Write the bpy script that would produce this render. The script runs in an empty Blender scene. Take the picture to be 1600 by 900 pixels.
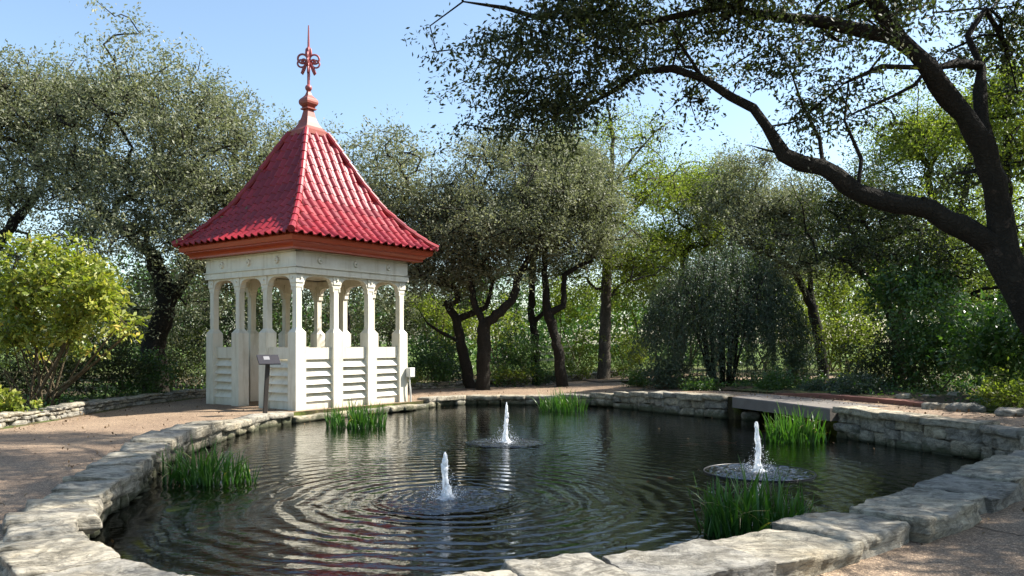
import bpy, bmesh, math, random
import numpy as np
from mathutils import Vector, Matrix
random.seed(7)
rs = np.random.RandomState(11)
sc = bpy.context.scene
COL = sc.collection

# ---------------------------------------------------------------- camera
F = 1244.0; CH = 1.70; HY = 535.0          # focal length in photo pixels, eye height over the water, horizon row
cam_d = bpy.data.cameras.new('camera'); cam = bpy.data.objects.new('camera', cam_d); COL.objects.link(cam)
cam.location = (0, 0, CH); cam.rotation_euler = (math.radians(90), 0, 0)
cam_d.sensor_width = 36; cam_d.lens = F / 1600 * 36; cam_d.shift_y = (HY - 450) / 1600.0
cam_d.clip_start = 0.05; cam_d.clip_end = 1500
sc.camera = cam
# ---------------------------------------------------------------- sky, sun, exposure
SUN_AZ, SUN_EL = 11.0, 47.0                # azimuth counter-clockwise from +X
sd = Vector((math.cos(math.radians(SUN_AZ)) * math.cos(math.radians(SUN_EL)),
             math.sin(math.radians(SUN_AZ)) * math.cos(math.radians(SUN_EL)), math.sin(math.radians(SUN_EL))))
w = bpy.data.worlds.new('World'); sc.world = w; w.use_nodes = True
wn = w.node_tree.nodes; wl = w.node_tree.links; wn.clear()
sky = wn.new('ShaderNodeTexSky'); sky.sky_type = 'NISHITA'; sky.sun_disc = False
sky.sun_elevation = math.radians(SUN_EL); sky.sun_rotation = math.radians(90 - SUN_AZ)
sky.air_density = 1.0; sky.dust_density = 1.3; sky.ozone_density = 1.0; sky.altitude = 200
bg = wn.new('ShaderNodeBackground'); bg.inputs['Strength'].default_value = 0.105
wo = wn.new('ShaderNodeOutputWorld'); tn = wn.new('ShaderNodeMix'); tn.data_type = 'RGBA'; tn.blend_type = 'MULTIPLY'; tn.inputs[0].default_value = 1.0; tn.inputs[7].default_value = (1.02, 1.045, 1.0, 1); wl.new(sky.outputs[0], tn.inputs[6]); wl.new(tn.outputs[2], bg.inputs[0]); wl.new(bg.outputs[0], wo.inputs[0])
sl = bpy.data.lights.new('sun', 'SUN'); sl.energy = 5.0; sl.angle = math.radians(0.53); sl.color = (1.0, 0.945, 0.86)
so = bpy.data.objects.new('sun', sl); COL.objects.link(so); so.rotation_euler = sd.to_track_quat('Z', 'Y').to_euler()
so.location = sd * 60
sc.view_settings.view_transform = 'Standard'; sc.view_settings.look = 'None'
sc.view_settings.exposure = 1.35; sc.view_settings.gamma = 1.0
sc.cycles.max_bounces = 8; sc.cycles.diffuse_bounces = 3; sc.cycles.glossy_bounces = 3
sc.cycles.transmission_bounces = 3; sc.cycles.transparent_max_bounces = 8
sc.cycles.caustics_reflective = False; sc.cycles.caustics_refractive = False
sc.cycles.use_denoising = True

# ---------------------------------------------------------------- helpers
def at(px, py, d):
    return Vector(((px - 800) / F * d, d, CH + (HY - py) / F * d))
def link(o, parent=None):
    COL.objects.link(o)
    if parent is not None: o.parent = parent
    return o
def tag(o, label=None, cat=None, group=None, kind=None):
    if label: o['label'] = label
    if cat: o['category'] = cat
    if group: o['group'] = group
    if kind: o['kind'] = kind
    return o
def thing(name, label, cat, loc=(0, 0, 0), rz=0.0, group=None):
    o = bpy.data.objects.new(name, None); o.empty_display_size = .2
    o.location = loc; o.rotation_euler = (0, 0, rz); COL.objects.link(o)
    return tag(o, label, cat, group)
def mesh_np(name, verts, faces, mat, parent=None, smooth=False, tint=None, loc=None):
    """verts (n,3), faces: (m,k) array or list of lists"""
    me = bpy.data.meshes.new(name)
    verts = np.asarray(verts, dtype=np.float32)
    if isinstance(faces, np.ndarray):
        m, k = faces.shape
        me.vertices.add(len(verts)); me.vertices.foreach_set('co', verts.ravel())
        me.loops.add(m * k); me.loops.foreach_set('vertex_index', faces.astype(np.int32).ravel())
        me.polygons.add(m); me.polygons.foreach_set('loop_start', np.arange(0, m * k, k, dtype=np.int32))
        me.polygons.foreach_set('loop_total', np.full(m, k, dtype=np.int32))
        me.update(calc_edges=True)
    else:
        me.from_pydata([tuple(map(float, v)) for v in verts], [], [list(f) for f in faces]); me.update()
    if smooth: me.polygons.foreach_set('use_smooth', np.ones(len(me.polygons), dtype=bool))
    if tint is not None:
        a = me.attributes.new('tint', 'FLOAT', 'POINT'); a.data.foreach_set('value', np.asarray(tint, dtype=np.float32))
    if mat is not None: me.materials.append(mat)
    o = bpy.data.objects.new(name, me); link(o, parent)
    if loc is not None: o.location = loc
    return o
def copy_of(src, name, parent, loc=(0, 0, 0), rot=(0, 0, 0), scale=(1, 1, 1)):
    o = src.copy(); o.name = name; COL.objects.link(o); o.parent = parent
    o.location = loc; o.rotation_euler = rot; o.scale = scale
    return o
class MB:
    """collects vertices and faces for one mesh"""
    def __init__(s): s.v = []; s.f = []
    def add(s, vs, fs):
        b = len(s.v); s.v += [tuple(v) for v in vs]; s.f += [[i + b for i in f] for f in fs]
    def box(s, x0, x1, y0, y1, z0, z1, bev=0.0, rot=None, org=None):
        if bev > 0:
            b = min(bev, (x1 - x0) * .4, (y1 - y0) * .4, (z1 - z0) * .4)
            bm = bmesh.new(); r = bmesh.ops.create_cube(bm, size=1)
            for v in bm.verts:
                v.co = Vector(((x0 + x1) / 2 + v.co.x * (x1 - x0), (y0 + y1) / 2 + v.co.y * (y1 - y0), (z0 + z1) / 2 + v.co.z * (z1 - z0)))
            bmesh.ops.bevel(bm, geom=bm.edges[:], offset=b, segments=1, affect='EDGES')
            bm.verts.index_update()
            vs = [v.co.copy() for v in bm.verts]; fs = [[v.index for v in f.verts] for f in bm.faces]; bm.free()
        else:
            vs = [Vector((x, y, z)) for z in (z0, z1) for y in (y0, y1) for x in (x0, x1)]
            fs = [(0, 2, 3, 1), (4, 5, 7, 6), (0, 1, 5, 4), (2, 6, 7, 3), (0, 4, 6, 2), (1, 3, 7, 5)]
        if rot is not None:
            vs = [rot @ v for v in vs]
        if org is not None: vs = [v + Vector(org) for v in vs]
        s.add(vs, fs)
    def prism(s, pts, ax_u, ax_v, ax_n, org, t):
        """polygon pts (u,v) extruded by t along ax_n from org"""
        U, V, N, O = Vector(ax_u), Vector(ax_v), Vector(ax_n), Vector(org)
        n = len(pts); vs = [O + U * p[0] + V * p[1] for p in pts] + [O + U * p[0] + V * p[1] + N * t for p in pts]
        fs = [list(range(n))[::-1], list(range(n, 2 * n))] + [[i, (i + 1) % n, n + (i + 1) % n, n + i] for i in range(n)]
        s.add(vs, fs)
    def tube(s, pts, rad, k=8, cap=True):
        pts = [Vector(p) for p in pts]; n = len(pts)
        if not hasattr(rad, '__len__'): rad = [rad] * n
        up = None; rings = []
        for i, p in enumerate(pts):
            t = (pts[min(i + 1, n - 1)] - pts[max(i - 1, 0)])
            t = t.normalized() if t.length > 1e-9 else Vector((0, 0, 1))
            if up is None:
                up = Vector((1, 0, 0)) if abs(t.x) < .9 else Vector((0, 1, 0))
            up = (up - t * up.dot(t)); up = up.normalized() if up.length > 1e-6 else t.orthogonal().normalized()
            bi = t.cross(up)
            rings.append([p + (up * math.cos(a) + bi * math.sin(a)) * rad[i] for a in [2 * math.pi * j / k for j in range(k)]])
        vs = [v for r in rings for v in r]
        fs = [[i * k + j, i * k + (j + 1) % k, (i + 1) * k + (j + 1) % k, (i + 1) * k + j] for i in range(n - 1) for j in range(k)]
        if cap: fs += [list(range(k))[::-1], [(n - 1) * k + j for j in range(k)]]
        s.add(vs, fs)
    def square_lathe(s, prof, cap=True):
        """square sections (z, half side)"""
        vs = []; fs = []
        for z, a in prof: vs += [(-a, -a, z), (a, -a, z), (a, a, z), (-a, a, z)]
        for i in range(len(prof) - 1):
            for j in range(4): fs.append([i * 4 + j, i * 4 + (j + 1) % 4, (i + 1) * 4 + (j + 1) % 4, (i + 1) * 4 + j])
        if cap: fs += [[3, 2, 1, 0], [(len(prof) - 1) * 4 + j for j in range(4)]]
        s.add(vs, fs)
    def build(s, name, mat, parent=None, smooth=False, loc=None, rz=0):
        o = mesh_np(name, s.v, s.f, mat, parent, smooth, loc=loc); o.rotation_euler = (0, 0, rz)
        return o
# --- numpy noise
def _h(ix, iy, iz, seed):
    n = (ix.astype(np.int64) * 374761393 + iy.astype(np.int64) * 668265263 + iz.astype(np.int64) * 2147483647 + seed * 1274126177) & 0xffffffff
    n = ((n ^ (n >> 13)) * 1274126177) & 0xffffffff
    n = ((n ^ (n >> 16)) * 2246822519) & 0xffffffff
    return ((n ^ (n >> 15)) & 0xffffff) / float(0xffffff)
def vnoise(P, seed=0):
    P = np.asarray(P, dtype=np.float64); I = np.floor(P).astype(np.int64); f = P - I; f = f * f * (3 - 2 * f)
    out = 0
    for dx in (0, 1):
        for dy in (0, 1):
            for dz in (0, 1):
                wgt = (f[:, 0] if dx else 1 - f[:, 0]) * (f[:, 1] if dy else 1 - f[:, 1]) * (f[:, 2] if dz else 1 - f[:, 2])
                out = out + wgt * _h(I[:, 0] + dx, I[:, 1] + dy, I[:, 2] + dz, seed)
    return out * 2 - 1
def fbm(P, seed=0, oct=3):
    P = np.asarray(P, dtype=np.float64); o = 0; a = 1.0
    for k in range(oct): o = o + a * vnoise(P * 2 ** k + 17.3 * k, seed + k); a *= .5
    return o
def sstep(a, b, x):
    t = np.clip((x - a) / (b - a), 0, 1); return t * t * (3 - 2 * t)

# ---------------------------------------------------------------- materials
def newmat(name):
    m = bpy.data.materials.new(name); m.use_nodes = True; nt = m.node_tree; nt.nodes.clear()
    out = nt.nodes.new('ShaderNodeOutputMaterial')
    return m, nt, out
def node(nt, t, **kw):
    n = nt.nodes.new(t)
    for k, v in kw.items():
        if k in n.inputs: n.inputs[k].default_value = v
        else: setattr(n, k, v)
    return n
def ramp(nt, stops, fac=None):
    n = nt.nodes.new('ShaderNodeValToRGB'); e = n.color_ramp.elements
    while len(e) > 1: e.remove(e[-1])
    e[0].position = stops[0][0]; e[0].color = (*stops[0][1], 1)
    for p, c in stops[1:]:
        x = e.new(p); x.color = (*c, 1)
    if fac is not None: nt.links.new(fac, n.inputs[0])
    return n
def math_(nt, op, a, b=None, c=None, clamp=False):
    n = nt.nodes.new('ShaderNodeMath'); n.operation = op; n.use_clamp = clamp
    for i, v in enumerate((a, b, c)):
        if v is None: continue
        if isinstance(v, (int, float)): n.inputs[i].default_value = v
        else: nt.links.new(v, n.inputs[i])
    return n.outputs[0]
def mixc(nt, fac, a, b, blend='MIX'):
    n = nt.nodes.new('ShaderNodeMix'); n.data_type = 'RGBA'; n.blend_type = blend
    for s, v in (('Factor', fac), ('A', a), ('B', b)):
        i = [q for q in n.inputs if q.name == s and q.type == ('VALUE' if s == 'Factor' else 'RGBA')][0]
        if isinstance(v, (int, float)): i.default_value = v
        elif isinstance(v, tuple): i.default_value = (*v, 1)
        else: nt.links.new(v, i)
    return [q for q in n.outputs if q.type == 'RGBA'][0]
def noise_tex(nt, scale, detail=4, rough=.55, vec=None, stretch=None, dist=0.0):
    n = node(nt, 'ShaderNodeTexNoise', Scale=scale, Detail=detail, Roughness=rough, Distortion=dist)
    if vec is None:
        g = nt.nodes.new('ShaderNodeNewGeometry'); vec = g.outputs['Position']
    if stretch:
        mp = nt.nodes.new('ShaderNodeMapping'); mp.inputs['Scale'].default_value = stretch
        nt.links.new(vec, mp.inputs[0]); vec = mp.outputs[0]
    nt.links.new(vec, n.inputs['Vector'])
    return n.outputs['Fac']
def bump(nt, h, strength=.5, dist=.01, prev=None):
    b = nt.nodes.new('ShaderNodeBump'); b.inputs['Strength'].default_value = strength; b.inputs['Distance'].default_value = dist
    nt.links.new(h, b.inputs['Height'])
    if prev is not None: nt.links.new(prev, b.inputs['Normal'])
    return b.outputs[0]
def principled(nt, out, color, rough=.6, spec=.5, normal=None, metal=0.0, coat=0.0):
    p = nt.nodes.new('ShaderNodeBsdfPrincipled')
    for nme, v in (('Base Color', color), ('Roughness', rough), ('Specular IOR Level', spec), ('Metallic', metal), ('Coat Weight', coat)):
        if isinstance(v, tuple): p.inputs[nme].default_value = (*v, 1)
        elif isinstance(v, (int, float)): p.inputs[nme].default_value = v
        else: nt.links.new(v, p.inputs[nme])
    if normal is not None: nt.links.new(normal, p.inputs['Normal'])
    nt.links.new(p.outputs[0], out.inputs[0])
    return p
def leaf_mat(name, stops, trans=.35, rough=.4, spec=.5, tcol=(1.3, 1.5, .5)):
    m, nt, out = newmat(name)
    at_ = node(nt, 'ShaderNodeAttribute', attribute_name='tint')
    c = ramp(nt, stops, at_.outputs['Fac']).outputs[0]
    p = nt.nodes.new('ShaderNodeBsdfPrincipled'); nt.links.new(c, p.inputs['Base Color'])
    p.inputs['Roughness'].default_value = rough; p.inputs['Specular IOR Level'].default_value = spec
    t = nt.nodes.new('ShaderNodeBsdfTranslucent'); nt.links.new(mixc(nt, 1.0, c, tcol, 'MULTIPLY'), t.inputs[0])
    mx = nt.nodes.new('ShaderNodeMixShader'); mx.inputs[0].default_value = trans
    nt.links.new(p.outputs[0], mx.inputs[1]); nt.links.new(t.outputs[0], mx.inputs[2]); nt.links.new(mx.outputs[0], out.inputs[0])
    return m
M = {}
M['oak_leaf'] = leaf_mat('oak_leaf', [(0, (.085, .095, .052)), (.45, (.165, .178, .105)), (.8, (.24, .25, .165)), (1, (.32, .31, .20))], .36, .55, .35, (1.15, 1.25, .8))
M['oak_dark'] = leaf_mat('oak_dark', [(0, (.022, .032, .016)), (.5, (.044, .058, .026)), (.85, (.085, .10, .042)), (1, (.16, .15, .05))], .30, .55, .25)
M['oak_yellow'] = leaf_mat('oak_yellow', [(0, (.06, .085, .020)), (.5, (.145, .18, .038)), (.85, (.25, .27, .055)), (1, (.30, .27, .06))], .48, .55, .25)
M['lime_leaf'] = leaf_mat('lime_leaf', [(0, (.08, .12, .022)), (.45, (.19, .225, .04)), (.85, (.36, .35, .07)), (.95, (.46, .34, .08)), (1, (.50, .17, .05))], .38, .42, .4)
M['green_leaf'] = leaf_mat('green_leaf', [(0, (.025, .060, .018)), (.6, (.055, .115, .028)), (1, (.12, .18, .04))], .35, .38, .5)
M['blue_leaf'] = leaf_mat('blue_leaf', [(0, (.030, .050, .032)), (.6, (.060, .090, .055)), (1, (.11, .145, .095))], .25, .45, .4)
M['iris_leaf'] = leaf_mat('iris_leaf', [(0, (.022, .070, .014)), (.5, (.050, .130, .020)), (.9, (.12, .21, .04)), (.96, (.28, .22, .08)), (1, (.38, .27, .12))], .30, .35, .5)
M['litter'] = leaf_mat('litter', [(0, (.06, .038, .022)), (.5, (.13, .085, .045)), (1, (.24, .17, .09))], .05, .7, .2, (1, .8, .5))

def bark_mat(name, c0, c1):
    m, nt, out = newmat(name)
    n = noise_tex(nt, 9, 6, .7, stretch=(1, 1, .3)); n2 = noise_tex(nt, 2.2, 3)
    c = ramp(nt, [(.3, c0), (.55, tuple((a + b) / 2 for a, b in zip(c0, c1))), (.75, c1)], n).outputs[0]
    c = mixc(nt, math_(nt, 'MULTIPLY', n2, .5), c, (.045, .045, .036))
    vo = node(nt, 'ShaderNodeTexVoronoi', Scale=17.0, feature='DISTANCE_TO_EDGE')
    v_ = nt.nodes.new('ShaderNodeNewGeometry').outputs['Position']; dn = nt.nodes.new('ShaderNodeTexNoise'); dn.inputs['Scale'].default_value = 9; dn.inputs['Detail'].default_value = 5; nt.links.new(v_, dn.inputs['Vector'])
    ad = nt.nodes.new('ShaderNodeVectorMath'); ad.operation = 'MULTIPLY_ADD'; nt.links.new(dn.outputs['Color'], ad.inputs[0]); ad.inputs[1].default_value = (.20, .20, .20); nt.links.new(v_, ad.inputs[2]); nt.links.new(ad.outputs[0], vo.inputs['Vector'])
    ck = ramp(nt, [(0, (.55, .55, .55)), (.30, (1, 1, 1))], vo.outputs['Distance']).outputs[0]
    lich = ramp(nt, [(.60, (0, 0, 0)), (.66, (1, 1, 1))], noise_tex(nt, 5, 5, .7)).outputs[0]
    c = mixc(nt, math_(nt, 'MULTIPLY', lich, .55), c, tuple(min(1, x * 2.6) for x in c1)); c = mixc(nt, .7, c, ck, 'MULTIPLY')
    principled(nt, out, c, .9, .2, bump(nt, ck, 1.0, .02, bump(nt, n, 1.0, .04))); return m
M['bark'] = bark_mat('bark', (.009, .007, .005), (.036, .027, .020))
M['bark_grey'] = bark_mat('bark_grey', (.07, .058, .045), (.20, .17, .135))
M['stem'] = bark_mat('stem', (.10, .075, .045), (.26, .20, .12))

def stone_mat(name, moss):
    m, nt, out = newmat(name)
    oi = nt.nodes.new('ShaderNodeObjectInfo')
    g = nt.nodes.new('ShaderNodeNewGeometry')
    off = nt.nodes.new('ShaderNodeVectorMath'); off.operation = 'MULTIPLY_ADD'
    nt.links.new(oi.outputs['Random'], off.inputs[0]); off.inputs[1].default_value = (13, 7, 5); nt.links.new(g.outputs['Position'], off.inputs[2])
    v = off.outputs[0]
    big = noise_tex(nt, 2.6, 5, .6, v, dist=.6)
    strat = noise_tex(nt, 3.2, 6, .68, v, stretch=(1.0, 1.5, 9.0), dist=.8)
    grain = noise_tex(nt, 55, 8, .8, v, stretch=(.8, 1.1, 1.8))
    pits = node(nt, 'ShaderNodeTexVoronoi', Scale=30.0); nt.links.new(v, pits.inputs['Vector'])
    c = ramp(nt, [(.28, (.13, .125, .115)), (.42, (.31, .29, .245)), (.56, (.46, .425, .345)), (.8, (.62, .58, .49))], strat).outputs[0]
    c2 = ramp(nt, [(.35, (.34, .33, .30)), (.6, (.50, .46, .36)), (.75, (.42, .33, .19))], big).outputs[0]
    c = mixc(nt, .45, c, c2)
    dark = ramp(nt, [(.44, (1, 1, 1)), (.58, (.40, .39, .37)), (.66, (.24, .235, .22))], noise_tex(nt, 5.5, 7, .75, v, dist=1.0)).outputs[0]
    c = mixc(nt, .75, c, dark, 'MULTIPLY')
    sp = ramp(nt, [(.30, (.35, .34, .30)), (.42, (1, 1, 1))], grain).outputs[0]
    c = mixc(nt, .8, c, sp, 'MULTIPLY')
    vein = ramp(nt, [(.47, (1, 1, 1)), (.50, (.25, .24, .23)), (.53, (1, 1, 1))], noise_tex(nt, 2.3, 5, .65, v, stretch=(.45, 1.3, 2.5), dist=1.4)).outputs[0]
    c = mixc(nt, .6, c, vein, 'MULTIPLY')
    rv = ramp(nt, [(0, (.72, .73, .76)), (1, (1.08, 1.03, .93))], oi.outputs['Random']).outputs[0]
    c = mixc(nt, 1, c, rv, 'MULTIPLY')
    if moss:
        sx = nt.nodes.new('ShaderNodeSeparateXYZ'); nt.links.new(g.outputs['Position'], sx.inputs[0])
        hh = math_(nt, 'ADD', sx.outputs[2], math_(nt, 'MULTIPLY', math_(nt, 'SUBTRACT', big, .5), .55))
        k = math_(nt, 'MULTIPLY_ADD', hh, -7.0, 1.25, clamp=True)
        c = mixc(nt, math_(nt, 'MULTIPLY', k, .85), c, (.055, .062, .028))
        k2 = math_(nt, 'MULTIPLY_ADD', sx.outputs[2], -30.0, 1.6, clamp=True)
        c = mixc(nt, math_(nt, 'MULTIPLY', k2, .7), c, (.03, .032, .016))
    b = bump(nt, strat, 1.0, .035); b = bump(nt, grain, .9, .010, b); b = bump(nt, pits.outputs['Distance'], .35, .006, b)
    principled(nt, out, c, .85, .25, b); return m
M['stone'] = stone_mat('limestone', True)
M['dry_stone'] = stone_mat('dry_limestone', False)

def path_mat():
    m, nt, out = newmat('path_gravel')
    g = nt.nodes.new('ShaderNodeNewGeometry'); v = g.outputs['Position']
    a = noise_tex(nt, 55, 4, .75, v); b = noise_tex(nt, .7, 4, .6, v); vo = node(nt, 'ShaderNodeTexVoronoi', Scale=75.0); nt.links.new(v, vo.inputs['Vector'])
    c = ramp(nt, [(.25, (.10, .070, .048)), (.5, (.25, .185, .125)), (.68, (.37, .285, .20)), (.8, (.56, .48, .38))], a).outputs[0]
    c = mixc(nt, .5, c, ramp(nt, [(.3, (.18, .128, .09)), (.7, (.35, .27, .185))], b).outputs[0])
    c = mixc(nt, .6, c, ramp(nt, [(.25, (.45, .42, .41)), (.55, (1, 1, 1))], noise_tex(nt, 4.5, 7, .8, v)).outputs[0], 'MULTIPLY')
    c = mixc(nt, .7, c, ramp(nt, [(.38, (.50, .46, .44)), (.5, (1, 1, 1)), (.64, (1.35, 1.3, 1.25))], noise_tex(nt, 24, 4, .8, v)).outputs[0], 'MULTIPLY')
    pb = node(nt, 'ShaderNodeTexVoronoi', Scale=110.0); nt.links.new(v, pb.inputs['Vector'])
    bw = nt.nodes.new('ShaderNodeSeparateXYZ'); nt.links.new(pb.outputs['Color'], bw.inputs[0])
    c = mixc(nt, .8, c, ramp(nt, [(0, (.45, .42, .42)), (.5, (.85, .83, .82)), (.8, (1.05, 1.02, 1)), (.93, (2.0, 1.9, 1.8))], bw.outputs[0]).outputs[0], 'MULTIPLY')
    # leaf crumbs
    cr = ramp(nt, [(.70, (0, 0, 0)), (.74, (1, 1, 1))], noise_tex(nt, 16, 3, .8, v, dist=1.5)).outputs[0]
    c = mixc(nt, math_(nt, 'MULTIPLY', cr, .55), c, (.12, .075, .045))
    bb = bump(nt, vo.outputs['Distance'], .5, .006); bb = bump(nt, a, .6, .008, bb)
    principled(nt, out, c, .8, .3, bb); return m
M['path'] = path_mat()
def ground_mat():
    m, nt, out = newmat('forest_floor')
    g = nt.nodes.new('ShaderNodeNewGeometry'); v = g.outputs['Position']
    a = noise_tex(nt, 14, 6, .75, v); b = noise_tex(nt, .35, 4, .6, v)
    c = ramp(nt, [(.3, (.035, .026, .017)), (.55, (.10, .075, .045)), (.75, (.19, .15, .09))], a).outputs[0]
    gr = ramp(nt, [(.3, (.045, .075, .02)), (.7, (.13, .18, .04))], a).outputs[0]
    sx = nt.nodes.new('ShaderNodeSeparateXYZ'); nt.links.new(v, sx.inputs[0])
    far = math_(nt, 'MULTIPLY_ADD', sx.outputs[1], .08, -2.6, clamp=True)
    k = math_(nt, 'MAXIMUM', far, ramp(nt, [(.5, (0, 0, 0)), (.62, (1, 1, 1))], b).outputs[0])
    c = mixc(nt, k, c, gr)
    principled(nt, out, c, .95, .15, bump(nt, a, .8, .05)); return m
M['ground'] = ground_mat()
def simple(name, col, rough=.6, spec=.5, nscale=0, namt=.15, bdist=.003, coat=0.0, bscale=None, metal=0.0):
    m, nt, out = newmat(name); c = col; nb = None
    if nscale:
        n = noise_tex(nt, nscale, 6, .65)
        c = mixc(nt, n, tuple(x * (1 - namt) for x in col), tuple(min(1, x * (1 + namt)) for x in col))
        nb = bump(nt, noise_tex(nt, bscale or nscale * 4, 4), .4, bdist)
    principled(nt, out, c, rough, spec, nb, metal, coat); return m
def paint_mat():
    m, nt, out = newmat('cream_paint')
    g = nt.nodes.new('ShaderNodeNewGeometry'); v = g.outputs['Position']
    n = noise_tex(nt, 2.2, 6, .65, v); st = noise_tex(nt, 7, 5, .7, v, stretch=(1, 1, .12))
    c = ramp(nt, [(.3, (.60, .565, .455)), (.7, (.73, .70, .60))], n).outputs[0]
    c = mixc(nt, .5, c, ramp(nt, [(.30, (.55, .49, .38)), (.5, (1, 1, 1))], st).outputs[0], 'MULTIPLY')
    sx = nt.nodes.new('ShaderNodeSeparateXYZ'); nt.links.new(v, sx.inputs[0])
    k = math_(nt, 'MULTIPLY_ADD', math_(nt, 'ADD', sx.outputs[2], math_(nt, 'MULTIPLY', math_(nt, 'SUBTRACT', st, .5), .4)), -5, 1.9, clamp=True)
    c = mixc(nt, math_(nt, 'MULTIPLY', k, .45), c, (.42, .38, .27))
    principled(nt, out, c, .5, .4, bump(nt, noise_tex(nt, 20, 5, .6, v), .35, .004)); return m
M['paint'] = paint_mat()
def tile_mat():
    m, nt, out = newmat('glazed_red_tile')
    oi = nt.nodes.new('ShaderNodeObjectInfo'); n = noise_tex(nt, 3, 5, .6); n2 = noise_tex(nt, 26, 4, .7)
    c = ramp(nt, [(0, (.15, .006, .010)), (.5, (.22, .008, .013)), (1, (.29, .013, .017))], oi.outputs['Random']).outputs[0]
    c = mixc(nt, math_(nt, 'MULTIPLY', n, .5), c, (.17, .008, .018))
    c = mixc(nt, math_(nt, 'MULTIPLY', ramp(nt, [(.62, (0, 0, 0)), (.75, (1, 1, 1))], n2).outputs[0], .35), c, (.10, .03, .03))
    principled(nt, out, c, ramp(nt, [(.3, (.34,) * 3), (.7, (.52,) * 3)], n).outputs[0], .5, bump(nt, n2, .2, .003), coat=.10); return m
M['tile'] = tile_mat()
M['fascia'] = simple('red_orange_paint', (.36, .050, .016), .38, .5, 6, .25)
M['terracotta'] = simple('terracotta_paint', (.27, .065, .045), .5, .4, 8, .2)
M['finial_red'] = simple('dull_red_paint', (.30, .075, .075), .45, .5, 20, .2)
M['iron'] = simple('dark_iron', (.018, .017, .016), .5, .5, 20, .3)
M['plate'] = simple('sign_plate', (.035, .034, .040), .35, .5, 12, .2)
M['plate_light'] = simple('sign_inset', (.22, .22, .23), .4, .5, 90, .5)
M['brownpost'] = simple('brown_post', (.030, .023, .018), .6, .4, 15, .3)
M['grey_plastic'] = simple('pale_grey_plastic', (.55, .55, .52), .45, .5, 10, .1)
M['concrete'] = simple('grey_concrete', (.15, .135, .12), .85, .3, 5, .35, .01, bscale=40)
M['red_curb'] = simple('red_brick_curb', (.17, .075, .055), .8, .3, 8, .3, .01)
M['mortar'] = simple('mortar', (.17, .155, .125), .95, .2, 12, .4, .02)
M['joint'] = simple('joint_filler', (.03, .022, .018), .9, .2)
M['rubber'] = simple('black_rubber', (.01, .01, .012), .4, .5)
M['koi'] = simple('koi_skin', (.50, .16, .08), .4, .5, 25, .5)
M['old_wood'] = simple('old_wood', (.36, .33, .28), .8, .2, 9, .3)
def floor_mat():
    m, nt, out = newmat('pond_bottom')
    v = nt.nodes.new('ShaderNodeNewGeometry').outputs['Position']
    a = noise_tex(nt, 5, 6, .75, v); b = noise_tex(nt, .8, 4, .6, v)
    c = ramp(nt, [(.3, (.018, .014, .008)), (.55, (.06, .048, .024)), (.75, (.15, .125, .06))], a).outputs[0]
    c = mixc(nt, ramp(nt, [(.45, (0, 0, 0)), (.65, (1, 1, 1))], b).outputs[0], c, ramp(nt, [(.35, (.03, .045, .008)), (.7, (.14, .17, .025))], a).outputs[0])
    principled(nt, out, c, .9, .2, bump(nt, a, .8, .05)); return m
M['bottom'] = floor_mat()

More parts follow.
